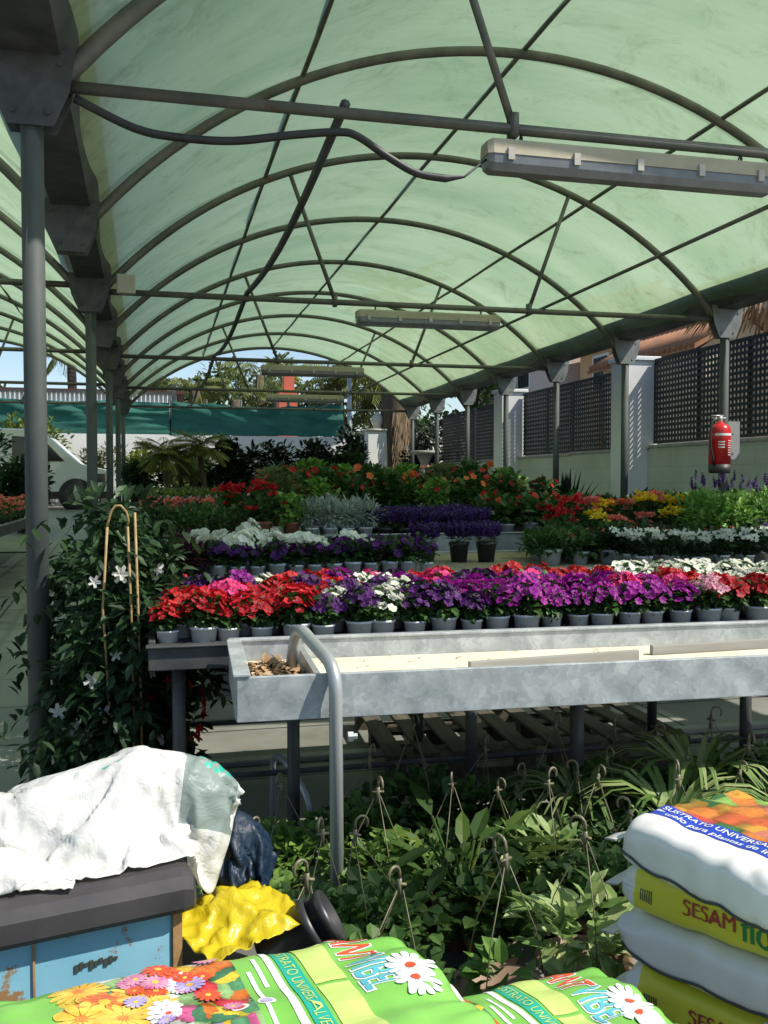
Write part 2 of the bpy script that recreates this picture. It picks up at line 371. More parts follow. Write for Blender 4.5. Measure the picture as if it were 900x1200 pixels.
def tunnel(root, xl, xr, right, lift):
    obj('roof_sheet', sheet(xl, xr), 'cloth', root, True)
    for k, y in enumerate(ARCH):
        mb = MB(); mb.tube([(x, y, z) for x, z in arc(xl(y) + .07, xr(y) - .07)], .037 if k else .045, 10); obj('arch', mb, 'roofsteel', root, True)
        if k % 2 == 0:
            mb = MB(); mb.tube([(xl(y) + .12, y, 3.345 + lift), (xr(y) - .12, y, 3.345 + lift)], .03, 8); obj('tie_bar', mb, 'roofsteel', root, True)
            mid = (xl(y) + xr(y)) / 2
            for s in (-1, 1):
                xt = mid + s * 1.5; top = min(arc(xl(y) + .07, xr(y) - .07, 0, n=60), key=lambda p: abs(p[0] - xt))
                mb = MB(); mb.tube([(mid + s * 1.05, y, 3.36 + lift), (top[0], y, top[1] - .03)], .022, 8)
                mb.box(mid + s * 1.05 - .02, y - .035, 3.3 + lift, mid + s * 1.05 + .02, y + .035, 3.42 + lift); obj('strut', mb, 'roofsteel', root, True)
    for fx in (-1.75, 0, 1.75):
        mb = MB(); pts = []
        for y in [3.75 + i * (20 / 16) for i in range(17)]:
            mid = (xl(y) + xr(y)) / 2; hh = (xr(y) - xl(y)) / 2 - .07; rr = ZC - ZS; rad = (hh * hh + rr * rr) / (2 * rr); pts.append((mid + fx, y, ZC - rad + math.sqrt(rad * rad - fx * fx) + .035 + .01 * math.sin(y * 2.1 + fx)))
        mb.tube(pts, .02, 8); obj('purlin', mb, 'roofsteel', root, True)
root = thing('polytunnel', 'green shade-cloth tunnel roof on steel arches above the flower benches', 'tunnel roof')
tunnel(root, XL, XR, True, 0)
obj('gutter', gutter(XL), 'darksteel', root); obj('gutter', gutter(XR), 'darksteel', root)
for k, y in enumerate(ARCH):
    obj('bracket', plates(XL(y), y), 'darksteel', root); obj('bracket', plates(XR(y), y), 'bracket', root)
    if k % 2 == 0:
        mb = MB(); mb.tube([(XL(y), y, gz(y)), (XL(y), y, 3.46)], .05, 16); mb.box(XL(y) - .1, y - .1, gz(y), XL(y) + .1, y + .1, gz(y) + .012); obj('post', mb, 'post', root, True)
    mb = MB(); mb.tube([(XR(y), y, gz(y)), (XR(y), y, 3.46)], .05, 14); mb.box(XR(y) - .1, y - .1, gz(y), XR(y) + .1, y + .1, gz(y) + .012); obj('post', mb, 'post', root, True)
# two pipes that lie along the tie bars
mb = MB(); mb.tube([(4.02, 3.8, 3.4), (4.03, 9.25, 3.395), (4.03, 14, 3.395), (4.05, 18.75, 3.395), (4.05, 23.6, 3.395)], .017, 8); obj('side_pipe', mb, 'roofsteel', root, True)
mb = MB(); pts = []
for i in range(33):
    y = 4.5 + 19 * i / 32; ph = ((y - 4.5) / 4.75) % 1
    pts.append((.9 - .01 * (y - 4.5), y, 3.39 - .13 * math.sin(PI * ph) ** 1))
mb.tube(pts, .026, 8); obj('sagging_pipe', mb, 'darksteel', root, True)
mb = MB(); mb.box(XL(9.25) + .25, 9.05, 3.3, XL(9.25) + .42, 9.13, 3.48); bev(obj('junction_box', mb, mat('pale_box', (.5, .48, .4), (.4, .38, .3)), root), .01)
# added net strip, out of view between the gutters, shading the near baskets
mb = MB()
for i in range(29):
    x = XL(1.4) + .2 + i * (6.3 / 28)
    for j in range(5): mb.vert((x, 1.16 + j * .085 + .02 * noise.noise(V((x * 2, j, 0))), 3.52 - .12 * math.sin(PI * i / 28) + .03 * noise.noise(V((x * 3, j, 5)))))
for i in range(28):
    for j in range(4):
        k = i * 5 + j; mb.face((k, k + 1, k + 6, k + 5))
mdn = mat('dark_net', (.02, .05, .035), (.03, .07, .05), 20, .9); q_ = mdn.node_tree; tr_ = q_.nodes.new('ShaderNodeBsdfTransparent'); mx_ = q_.nodes.new('ShaderNodeMixShader'); mx_.inputs[0].default_value = .22
q_.links.new(q_.nodes['Principled BSDF'].outputs[0], mx_.inputs[1]); q_.links.new(tr_.outputs[0], mx_.inputs[2]); q_.links.new(mx_.outputs[0], q_.nodes['Material Output'].inputs['Surface'])
obj('added_shade_strip', mb, mdn, root, True)
root = thing('polytunnel', 'neighbouring green tunnel roof, joined at the dark gutter, over the tiled aisle', 'tunnel roof')
XL2 = lambda y: XL(y) - 6.75
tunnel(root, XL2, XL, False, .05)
obj('gutter', gutter(XL2), 'darksteel', root)
for k in (0, 2, 4, 6, 8):
    y = ARCH[k]; obj('bracket', plates(XL2(y), y), 'bracket', root)
    mb = MB(); mb.tube([(XL2(y), y, gz(y)), (XL2(y), y, 3.46)], .055, 12); obj('post', mb, 'post', root, True)
# black cable that swings from the near bracket to the first lamp
mb = MB(); pts = [(-.36, 4.46, 3.28), (-.1, 4.46, 3.17), (.1, 4.46, 3.145), (.35, 4.46, 3.15), (.62, 4.46, 3.2), (.85, 4.46, 3.235), (.95, 4.46, 3.225), (1.1, 4.46, 3.14), (1.25, 4.46, 3.07), (1.4, 4.46, 3.055), (1.5, 4.46, 3.07), (1.62, 4.47, 3.17)]
sm_ = []
for i in range(9):
    p0, p1, p2, p3 = (V(pts[max(0, min(9, i + q))]) for q in (-1, 0, 1, 2))
    for u in (0, .2, .4, .6, .8): sm_.append(.5 * (2 * p1 + (p2 - p0) * u + (2 * p0 - 5 * p1 + 4 * p2 - p3) * u * u + (3 * p1 - p0 - 3 * p2 + p3) * u ** 3))
pts = sm_ + [V(p) for p in pts[9:]]
mb.tube(pts, [.02] * (len(pts) - 2) + [.006, .006], 8); tag(obj('power_cable', mb, 'black', smooth=True), 'black cable sagging below the nearest tie bar and ending at the nearest strip light', 'cable')

# strip lights under the tie bars
mclear = mat('grey_diffuser', (.2, .21, .21), (.13, .14, .14), 5, .25); mhouse = mat('beige_housing', (.43, .39, .28), (.33, .3, .2), 4, .6)
mclip = mat('pale_clip', (.5, .48, .42), (.4, .38, .32), 8, .5)
def strip_light(x0, x1, y, zt, label, tilt=0):
    L = x1 - x0
    t = thing('strip_light', label, 'light fitting', ((x0 + x1) / 2, y, zt), 0, 'strip lights under the tie bars')
    t.rotation_euler = (0, tilt, 0)
    def hull(pr, a, b):
        mb = MB(); n = len(pr)
        for x in (a, a + .03, b - .03, b):
            k = .82 if x in (a, b) else 1
            for (py, pz) in pr: mb.vert((x, py * k, -.115 + (pz + .115) * k))
        for j in range(3):
            for i in range(n): mb.face((j * n + i, j * n + (i + 1) % n, (j + 1) * n + (i + 1) % n, (j + 1) * n + i), 0, .5)
        mb.face(range(n)); mb.face([3 * n + i for i in range(n)][::-1]); return mb
    obj('housing', hull([(-.07, -.115), (-.062, -.05), (-.05, -.035), (.05, -.035), (.062, -.05), (.07, -.115)], -L / 2, L / 2), mhouse, t)
    obj('diffuser', hull([(.066, -.117), (.064, -.16), (.04, -.195), (-.04, -.195), (-.064, -.16), (-.066, -.117)], -L / 2 + .004, L / 2 - .004), mclear, t)
    for i in range(5):
        x = -L / 2 + .12 + i * (L - .24) / 4; mb = MB()
        mb.box(x - .017, -.08, -.145, x + .017, -.066, -.085)
        obj('clip', mb, mclip, t)
    for x in (-L / 2 + .2, L / 2 - .2):
        mb = MB(); mb.tube([(x, 0, .02)] + [(x, .016 * math.sin(a), -.012 + .02 * math.cos(a)) for a in (0.3, 1.2, 2.1, 3.0, 3.9, 4.8, 5.7)] + [(x, 0, -.036)], .005, 6); obj('hanger', mb, 'darksteel', t)
strip_light(1.62, 3.3, 4.5, 3.31, 'largest beige strip light, hanging from the nearest tie bar', 0)
strip_light(1.96, 3.5, 9.25, 3.315, 'second nearest strip light, under the tie bar level with the fire extinguisher')
strip_light(1.5, 3.08, 14, 3.315, 'beige strip light seen against the sky in the arch opening, third from the front')
strip_light(2.1, 3.7, 18.75, 3.315, 'farthest strip light, small, in front of the terracotta chimney')

# ------------------------------------------------------------------ benches
BR = math.radians(-2.2)
t = thing('potting_bench', 'empty galvanised trough bench with a bent tube handle, nearest of the benches', 'bench', (.24, 3.03, 0), BR)
L, D = 5.4, .7
mb = MB(); mb.box(0, 0, .75, L, .022, .9); bev(obj('front_panel', mb, 'galv', t), .003)
mb = MB(); mb.box(0, D - .022, .75, L, D, .9); mb.box(-.004, D - .03, .9, L + .004, D + .012, .912); bev(obj('back_panel', mb, 'galv', t), .003)
mb = MB(); mb.box(-.003, .0235, .75, .02, D - .0235, .9); mb.box(-.012, -.006, .901, .045, D - .032, .913); bev(obj('end_panel', mb, 'galv', t), .003)
mb = MB(); mb.box(.021, .024, .8, L, D - .024, .822); obj('tray_floor', mb, 'bed', t)
mb = MB(); mb.box(.27, .026, .8225, .292, D - .026, .88); obj('divider', mb, 'tube', t)
for x in (1.45, 3.6):
    mb = MB(); mb.tube([(x, .6, 0), (x, .6, .79)], .03, 10); obj('leg', mb, 'darksteel', t, True)
for x in (.25,):
    mb = MB(); mb.tube([(x, .63, 0), (x, .63, .79)], .026, 10); obj('leg', mb, 'darksteel', t, True)
mb = MB(); mb.box(.02, .6, .72, L, .64, .749); obj('rail', mb, 'darksteel', t)
def bend(pts, k=8):
    out = []
    for i, p in enumerate(pts):
        p = V(p)
        if 0 < i < len(pts) - 1:
            a, b = V(pts[i - 1]), V(pts[i + 1]); d = min(.09, (a - p).length * .45, (b - p).length * .45)
            s = p + (a - p).normalized() * d; e = p + (b - p).normalized() * d
            for q in range(k + 1):
                u = q / k; out.append(s * (1 - u) ** 2 + p * 2 * u * (1 - u) + e * u * u)
        else: out.append(p)
    return out
mb = MB(); mb.tube(bend([(.325, -.05, 0), (.32, -.05, .93), (.235, .34, 1.015), (.22, .42, .83)]), .0225, 14); obj('handle', mb, 'tube', t, True)
mb = MB(); mb.tube([(.36, -.052, .7), (.378, -.052, .7)], .018, 6); mb.tube([(.378, -.052, .7), (.392, -.052, .7)], .011, 6); obj('bolt', mb, 'tube', t)
def cm(x, y): c, s = math.cos(BR), math.sin(BR); return (.24 + x * c - y * s, 3.03 + x * s + y * c)
mb = MB()
for i in range(420):
    a = R.random() * 6.28; q = math.sqrt(R.random()); x, y = cm(.145 + .105 * q * math.cos(a), .36 + .26 * q * math.sin(a)); z = .823 + .05 * (1 - q * q) * R.random()
    mb.leaf(V((x, y, z)), V((R.uniform(-1, 1), R.uniform(-1, 1), R.uniform(0, .4))), V((R.uniform(-.4, .4), R.uniform(-.4, .4), 1)), .04, .022, 0)
for i in range(90):
    x, y = cm(R.uniform(.35, 4.5), R.choice((.6, .62, .5, .2)) + R.gauss(0, .03)); mb.leaf(V((x, y, .825)), V((R.uniform(-1, 1), R.uniform(-1, 1), .1)), V((0, 0, 1)), R.uniform(.008, .028), .01, 0)
tag(obj('bark_chips', mb, 'chip'), 'heap of brown bark chips and stray crumbs in the empty trough', 'bark chips', kind='stuff')
for (x0, x1, y, dy, lab) in ((.88, 1.62, .29, .1, 'grey batten lying in the trough, the one closer to the handle'), (1.72, 2.52, .47, .06, 'grey batten lying in the trough, the one farther from the handle')):
    a = cm(x0, y); b = cm(x1, y + dy); mb = MB(); an = math.atan2(b[1] - a[1], b[0] - a[0]); ln = math.hypot(b[0] - a[0], b[1] - a[1])
    mb.box(0, -.012, 0, ln, .012, .04)
    o = obj('loose_batten', mb, 'batten', loc=(a[0], a[1], .8225)); o.rotation_euler.z = an; bev(o, .003); tag(o, lab, 'batten')
def bench(label, x0, x1, y0, y1, z, lip, top, legs, front='darksteel', rise=.018):
    t = thing('display_bench', label, 'bench', (x0, y0, 0))
    w, d = x1 - x0, y1 - y0
    mb = MB(); mb.box(.03, .03, z - .04, w - .03, d - .03, z); obj('tray_floor', mb, top, t)
    mb = MB()
    mb.box(0, 0, z - lip, w, .028, z + rise); mb.box(0, d - .028, z - lip, w, d, z + .018)
    mb.box(0, .029, z - lip, .028, d - .029, z + .018); mb.box(w - .028, .029, z - lip, w, d - .029, z + .018)
    mb.box(-.01, -.022, z + rise + .001, w + .01, .034, z + rise + .012)
    bev(obj('rim', mb, front, t), .004)
    for x in legs:
        for y in (.1, d - .1):
            g = gz(y0 + y); mb = MB(); mb.tube([(x, y, g), (x, y, z - .041)], .028, 8); obj('leg', mb, 'darksteel', t, True)
    for y in (.1, d - .1): mb = MB(); mb.tube([(.1, y, .3 + gz(y0)), (w - .1, y, .3 + gz(y0))], .014, 6); obj('brace', mb, 'darksteel', t)
    return t
bench('long grey bench that carries the red and purple petunias in grey pots', -.05, 5.4, 3.79, 4.86, .88, .1, 'darksteel', (.12, 1.4, 2.8, 4.2, 5.3), rise=-.008)
bench('bench with tan matting in the middle, three purple lavender pots standing on it', -.1, 5.9, 6.15, 8.0, .88, .1, 'mat_tan', (.1, 2, 4, 5.8), 'tube')
bench('bench with a grey metal rim behind the tan matting, carrying the silver plants and geraniums', -.05, 5.85, 8.25, 10.0, 1.02, .17, 'darksteel', (.1, 2, 4, 5.7), 'tube')
bench('low bench under the tall hibiscus plants, behind the silver plants', 1.2, 5.9, 11.2, 13.0, .9, .12, 'darksteel', (.1, 2.3, 4.6))
bench('long bench at the back holding the pink begonias and low hedging plants', -.2, 1.1, 10.6, 17.5, 1.0, .12, 'darksteel', (.1, 1.2))
bench('bench across the tiled aisle, with pink flowers on it', -3.4, -1.75, 10.6, 14.6, 1.0, .1, 'tube', (.1, .8, 1.55))
t = thing('bent_rail', 'small bent rail of shiny tube standing on the floor under the empty trough', 'rail', (.5, 3.9, 0))
mb = MB(); mb.tube(bend([(-.03, .1, 0), (-.03, .1, .34), (.0, -.03, .37), (.09, -.2, .24), (.1, -.21, 0)]), .014, 10); obj('tube', mb, 'tube', t, True)
def pallet(x, y, rot, label):
    t = thing('wooden_pallet', label, 'pallet', (x, y, 0), rot)
    for i in range(5):
        mb = MB(); mb.box(i * .175, 0, .122, i * .175 + .1, 1.1, .142); bev(obj('deck_board', mb, 'wood', t), .003)
    for y0 in (.0, .5, 1.0):
        mb = MB(); mb.box(0, y0 + .002, .1, .8, y0 + .098, .121); obj('cross_board', mb, 'wood', t)
        mb = MB(); mb.box(0, y0 + .003, 0, .8, y0 + .097, .02); obj('bottom_board', mb, 'wood', t)
        for x0 in (0, .34, .7):
            mb = MB(); mb.box(x0 + .002, y0 + .004, .021, x0 + .098, y0 + .094, .099); obj('block', mb, 'wood', t)
    return t
pallet(1.12, 4.52, -.05, 'weathered wooden pallet on the floor under the petunia bench, nearer the handle')
pallet(2.02, 4.5, -.04, 'weathered wooden pallet on the floor under the petunia bench, behind the bench leg')

# ------------------------------------------------------------------ pot plants
def pot_mb(r, h, taper=.78, n=16, rim=.012):
    mb = MB(); mb.lathe([(0, 0), (r * taper, 0), (r * .97, h * .84), (r * 1.05, h * .845), (r * 1.05, h), (r * .97, h), (r * .93, h * .86), (0, h * .86)], n=n); return mb
def petunia(col, throat, k=52, hh=.088, spread=.08, leafm='leaf', size=.019):
    t = thing('petunia', 'petunia', 'potted flower')
    obj('pot', pot_mb(.052, .056, .88), 'potgrey', t, True)
    mb = MB(); mb.cloud(150, (0, 0, .108), (spread * .92, spread * .92, .06), .036, .026, 0, .35, .15); obj('foliage', mb, leafm, t)
    mb = MB()
    for i in range(k):
        an = i * 2.4 + R.random(); q = math.sqrt((i + .5) / k); z = .09 + hh - .055 * q * q + R.uniform(-.015, .02)
        c = V((math.cos(an) * q * spread * 1.1, math.sin(an) * q * spread * 1.1, z)); nr = V((math.cos(an) * q * .9, math.sin(an) * q * .9 - .35, .9 - .3 * q)) + V((R.uniform(-.3, .3), R.uniform(-.3, .3), 0))
        mb.flower(c, nr, size * R.uniform(.85, 1.15), 0, 1)
    obj('blossoms', mb, [col, throat], t)
    return t
PET = {}
for nm, col, th in (('red', 'red', 'throat'), ('magenta', 'magenta', 'throat'), ('dark purple', 'purple', 'throat'), ('hot pink', 'pink', 'throat'), ('white', 'white', 'throatpale'), ('pale pink', 'palepink', 'throat')):
    PET[nm] = [petunia(col, th) for _ in range(2 if nm not in ('pale pink',) else 1)]
def zone(x, y):
    j = R.random()
    if y < 4.0:
        if x < .6: return 'red' if j < .92 else 'hot pink'
        if x < .82: return 'dark purple' if j < .8 else 'red'
        if x < 1.05: return 'white' if .9 < x else 'dark purple'
        if x < 1.35: return 'dark purple'
        if x < 2.5: return 'magenta'
        if x < 2.62: return 'pale pink'
        return 'red' if x < 2.95 else 'white'
    if y < 4.3:
        if x < .7: return 'red' if j < .85 else 'hot pink'
        if x < 1.25: return 'dark purple' if j < .72 else ('white' if j < .8 else 'magenta')
        if x < 2.45: return 'magenta' if j < .85 else 'hot pink'
        return 'red' if x < 2.95 else 'white'
    if y < 4.55:
        if x < .3: return 'magenta'
        if x < .9: return 'red' if j < .7 else ('white' if j < .85 else 'dark purple')
        if x < 1.35: return 'hot pink' if j < .45 else 'dark purple'
        if x < 1.9: return 'dark purple' if j < .4 else 'magenta'
        if x < 2.75: return 'red' if j < .75 else 'magenta'
        return 'white'
    if x < .3: return 'dark purple'
    if x < .9: return 'red' if j < .6 else ('white' if j < .8 else 'magenta')
    if x < 1.2: return 'hot pink' if j < .6 else 'white'
    if x < 1.65: return 'dark purple' if j < .55 else 'red'
    if x < 2.35: return 'red'
    return 'white'
ROWN = ['front row', 'second row', 'third row', 'fourth row', 'fifth row', 'sixth row', 'back row']
rows = [3.885 + .138 * i for i in range(7)]
for ri, y in enumerate(rows):
    cnt = {}
    for i in range(32):
        x = .03 + i * .131 + (.06 if ri % 2 else 0)
        if x > 4.0: break
        c = zone(x, y); cnt[c] = cnt.get(c, 0) + 1
        p = PL.put(R.choice(PET[c]), (x + R.uniform(-.02, .02), y + R.uniform(-.016, .016), .8805), R.random() * 6.28,
               '%s petunia, %s %s one from the aisle, %s of petunia bench' % (c, ORD[cnt[c]], c, ROWN[ri]), R.uniform(.86, 1.16), 'petunias on the long bench')
# tumbling red cluster over the left end
def foliage_plant(name, cat, pot, potr, poth, cl, leafm, blooms=None, extra=None):
    t = thing(name, name, cat)
    obj('pot', pot_mb(potr, poth), pot, t, True)
    mb = MB()
    for (n, c, rad, L_, W_) in cl: mb.cloud(n, c, rad, L_, W_, 0, .35, .4)
    obj('foliage', mb, leafm, t)
    if blooms:
        for nm, col, fn in blooms:
            mb = MB(); fn(mb); obj(nm, mb, col, t)
    return t
def scat(n, rx, z0, z1, rad, kind='flower', throat=None, n2=12):
    def f(mb):
        for i in range(n):
            an = R.random() * 6.28; q = math.sqrt(R.random()); c = V((math.cos(an) * q * rx, math.sin(an) * q * rx, z1 - (z1 - z0) * q * q * R.random() + R.uniform(-.02, .02)))
            if kind == 'flower': mb.flower(c, V((math.cos(an) * q, math.sin(an) * q - .5, .8)), rad * R.uniform(.8, 1.2))
            else: mb.pompom(c, rad * R.uniform(.8, 1.2), 0, n2)
    return f
def spikes(n, rx, z0, z1, sp, lean=.25, rad=.012):
    def f(mb):
        for i in range(n):
            an = R.random() * 6.28; q = math.sqrt(R.random()); b = V((math.cos(an) * q * rx, math.sin(an) * q * rx, z0)); d = V((math.cos(an) * q * lean, math.sin(an) * q * lean, 1)).normalized()
            Ls = (z1 - z0) * R.uniform(.75, 1.1)
            for k in range(7):
                c = b + d * (Ls * (1 - sp + sp * k / 6)); 
                for _ in range(3): mb.leaf(c, V((R.uniform(-1, 1), R.uniform(-1, 1), .7)), V((0, 0, 1)), rad * 1.6 * (1.1 - k / 9), rad * 1.1)
    return f
white_tall = [foliage_plant('white_petunia', 'potted flower', 'potgrey', .055, .09, [(80, (0, 0, .15), (.085, .085, .07), .045, .03)], 'leaf', [('blossoms', 'white', scat(20, .09, .17, .25, .034))]) for _ in range(2)]
purple_tall = [foliage_plant('purple_petunia', 'potted flower', 'potgrey', .055, .09, [(90, (0, 0, .15), (.08, .08, .075), .045, .03)], 'leaf', [('blossoms', 'purple', scat(12, .085, .15, .22, .032))]) for _ in range(2)]
coleus = foliage_plant('burgundy_coleus', 'potted plant', 'potdark', .055, .09, [(110, (0, 0, .16), (.085, .085, .085), .05, .032)], 'burgundy')
for ri, y in enumerate([6.3, 6.44, 6.58, 6.72, 6.86, 7.0]):
    cw = cp = cc = 0; rn = ROWN[ri]
    for i in range(15):
        x = -.02 + i * .133 + (.06 if ri % 2 else 0)
        if x < .26: cc += 1; PL.put(coleus, (x, y, .8805), R.random() * 6, 'dark burgundy leafy plant, %s from the aisle, %s of tan-mat bench' % (ORD[cc], rn), R.uniform(.9, 1.15), 'burgundy plants beside the white petunias')
        elif ri >= 1 and x < 1.16 - .05 * (ri - 1) or (ri == 2 and 1.3 < x < 1.45): cw += 1; PL.put(R.choice(white_tall), (x, y, .8805), R.random() * 6, 'tall white petunia, %s white one from the aisle, %s of tan-mat bench' % (ORD[cw], rn), R.uniform(.9, 1.15), 'white petunias on the tan-mat bench')
        elif x < 1.9: cp += 1; PL.put(R.choice(purple_tall), (x, y, .8805), R.random() * 6, 'blackish purple petunia, %s dark one from the aisle, %s of tan-mat bench' % (ORD[cp], rn), R.uniform(.9, 1.1), 'dark petunias on the tan-mat bench')
PL.put(white_tall[0], (.77, 8.0, .8805), 1, 'single white petunia standing alone behind the band of white petunias', 1.2)
lav = [foliage_plant('lavender', 'potted flower', 'potdark', .085, .17, [(260, (0, 0, .21), (.095, .095, .08), .06, .012)], 'leafolive', [('blossoms', 'lavender', spikes(150, .1, .17, .33, .62, .35, .016))]) for _ in range(2)]
for i, (x, y, lab) in enumerate(((2.06, 7.06, 'purple lavender in a black pot on the tan matting, nearest the dark petunias'), (2.36, 7.12, 'purple lavender in a black pot, middle of the three on the tan matting'), (2.58, 7.08, 'purple lavender in a black pot on the tan matting, farthest from the dark petunias'))):
    PL.put(lav[i % 2], (x, y, .8805), i, lab, .96, 'lavender pots')
k = 0
for y in (8.45, 8.7, 8.95, 9.2):
    for i in range(5):
        k += 1; PL.put(R.choice(lav), (2.05 + i * .235 + R.uniform(-.03, .03), y, 1.0205 - .1), R.random() * 6, 'purple lavender massed behind the tan matting, %s row, %s from the silver plants' % (ORD[1 + (k - 1) // 5] if (k - 1) // 5 else 'front', ORD[i + 1]), R.uniform(.95, 1.1), 'lavender pots')
silver = [foliage_plant('dusty_miller', 'potted plant', 'potgrey', .06, .08, [(260, (0, 0, .2), (.13, .13, .12), .075, .014)], 'silver') for _ in range(2)]
for j, y in enumerate((8.4, 8.62)):
    for i in range(4): PL.put(silver[(i + j) % 2], (1.36 + i * .17, y, 1.0205), R.random() * 6, 'silver-leaved plant in a pale pot, %s from the geraniums, %s silver row' % (ORD[i + 1], ('front', 'second')[j]), R.uniform(.95, 1.15), 'silver-leaved plants')
ger = [foliage_plant('geranium', 'potted flower', 'terracotta', .085, .15, [(130, (0, 0, .28), (.15, .15, .14), .08, .07), (40, (0, 0, .18), (.06, .06, .1), .07, .06)], 'leaf', [('blossoms', 'red', scat(17, .18, .2, .48, .05, 'pom'))]),
       foliage_plant('geranium', 'potted flower', 'terracotta', .085, .15, [(190, (0, 0, .26), (.15, .15, .15), .08, .07)], 'leafbright', [('blossoms', 'red', scat(3, .1, .2, .34, .03, 'pom'))])]
PL.put(ger[0], (.92, 8.42, 1.0205), 0, 'red geranium in full bloom in a terracotta pot', 1.0)
PL.put(ger[1], (1.17, 8.42, 1.0205), 0, 'leafy light green geranium in a terracotta pot with only a few red flowers', .95)
PL.put(ger[0], (.7, 9.3, 1.0205), 2, 'red geranium half hidden behind the terracotta-potted one', .95)
# low bedding on the left part of the rear benches
low = {}
def lowplant(name, leafm, bloom=None, n=120, h=.1, r=.13):
    return foliage_plant(name, 'potted plant', 'potdark', .07, .07, [(n, (0, 0, .08 + h * .5), (r, r, h), .05, .034)], leafm, [('blossoms', bloom[0], scat(bloom[1], r, .1, .1 + h + .03, bloom[2], bloom[3]))] if bloom else None)
bed = [('dark_green_bedding', 'leaf', None, 8.45, 'low dark green bedding plant'), ('brown_green_bedding', 'leafolive', None, 8.75, 'low brownish green bedding plant'), ('dark_green_bedding', 'leaf', None, 9.1, 'low plain green bedding plant'), ('dark_green_bedding', 'leafdark', None, 9.6, 'low blackish green bedding plant')]
for (nm, lm, bl, y, lab) in bed:
    pr = lowplant(nm, lm, bl, h=.13)
    for i in range(5 if y < 8.8 else 4): PL.put(pr, (.02 + i * .18 if y < 8.8 else .02 + i * .17, y, 1.0205), R.random() * 6, lab + ' beside the red geraniums, %s from the aisle' % ORD[i + 1], R.uniform(.9, 1.2), 'low bedding plants left of the geraniums')
rr = 0
for (nm, lm, bl, ys, zz, lab, grp) in (
    ('pink_begonia', 'burgundy', ('coral', 16, .032, 'pom'), (11.0, 11.3, 11.6), 1.16, 'pink flowered begonia', 'pink begonias on the back bench'),
    ('pink_begonia', 'leaf', ('palepink', 12, .03, 'pom'), (11.95, 12.3), 1.19, 'pale pink begonia', 'pink begonias on the back bench'),
    ('green_bedding', 'leaf', None, (12.8, 13.4), 1.21, 'plain green hedging plant', 'low hedging plants on the back bench'),
    ('golden_hedging', 'leafyellow', None, (14.0, 14.6, 15.2), 1.25, 'golden green hedging plant', 'low hedging plants on the back bench'),
    ('green_bedding', 'leafolive', None, (15.9, 16.6, 17.2), 1.27, 'olive green hedging plant', 'low hedging plants on the back bench')):
    pr = lowplant(nm, lm, bl, 130, .11, .15)
    for j, y in enumerate(ys):
        for i in range(6): PL.put(pr, (-.06 + i * .205, y, zz - .16), R.random() * 6, lab + ' in the long back bed, %s row, %s from the aisle' % (ORD[j + 1], ORD[i + 1]), R.uniform(.95, 1.25), grp)
# broad-leaved plants and hibiscus
imp = [foliage_plant('new_guinea_impatiens', 'potted flower', 'potgrey', .07, .1, [(90, (0, 0, .2), (.15, .15, .1), .11, .05)], 'leaf', [('blossoms', c, scat(n, .14, .22, .33, .04))]) for c, n in (('orange', 3), ('red', 5), ('coral', 7))]
for j, y in enumerate((8.45, 8.75, 9.05)):
    for i in range(11):
        x = 3.3 + i * .24
        if x > 5.7: break
        PL.put(imp[(0 if R.random() < .75 else 1) if x < 4.1 else (2 if R.random() < .6 else 1)], (x, y, 1.0205), R.random() * 6, 'broad-leaved plant with orange-red flowers, %s row, %s from the lavender' % (('front', 'second', 'third')[j], ORD[i + 1]), R.uniform(.9, 1.2), 'broad-leaved flowering plants')
hib = []
for c, n, lm in (('red', 9, 'leaf'), ('orange', 7, 'leaf'), ('red', 5, 'leafbright'), ('coral', 6, 'leafolive')):
    hib.append(foliage_plant('hibiscus', 'shrub', 'terracotta', .12, .2, [(210, (0, 0, .48), (.34, .34, .3), .13, .085), (90, (R.uniform(-.15, .15), 0, .7), (.2, .2, .16), .12, .075)], lm, [('blossoms', c, scat(n, .34, .35, .85, .055))]))
for j, (y, sc) in enumerate(((11.45, .78), (12.0, .86), (12.6, .9))):
    for i in range(9):
        x = 1.45 + i * .5 + (.2 if j % 2 else 0)
        if x > 5.05: break
        PL.put(R.choice(hib), (x, y, .9005 + gz(y) * .3), R.random() * 6, 'bushy hibiscus shrub with scattered flowers, %s row, %s from the aisle side' % (('front', 'middle', 'rear')[j], ORD[i + 1]), sc * R.uniform(.85, 1.08), 'hibiscus shrubs on the tall bench')
# right end: zinnias, marigolds, salvia, trailing plants
zin = {c: foliage_plant(nm, 'potted flower', 'potgrey', .065, .1, [(100, (0, 0, .2), (.12, .12, .1), .06, .035)], 'leaf', [('blossoms', c, scat(10, .12, .24, .36, .042, 'pom', 16))]) for c, nm in (('orange', 'zinnia'), ('yellow', 'marigold'), ('coral', 'zinnia'), ('red', 'zinnia'))}
zi = [('red', 3.95), ('coral', 4.15), ('yellow', 4.33), ('orange', 4.4), ('coral', 4.58), ('yellow', 4.74), ('coral', 4.86), ('yellow', 5.0), ('yellow', 5.2), ('yellow', 5.36)]
for j, y in enumerate((7.55, 7.8)):
    for i, (c, x) in enumerate(zi):
        if j == 0 and c != 'red' and i % 2: continue
        x2 = x - .12 + .1 * j
        PL.put(zin[c], (x2 * y / 8.4, y, .8805 + .12 * j), R.random() * 6, '%s %s near the fire extinguisher, %s from the matting, %s zinnia row' % (c if c != 'coral' else 'salmon', 'marigold' if c == 'yellow' else 'zinnia', ORD[i + 1], ('front', 'back')[j]), R.uniform(.9, 1.15), 'zinnias and marigolds')
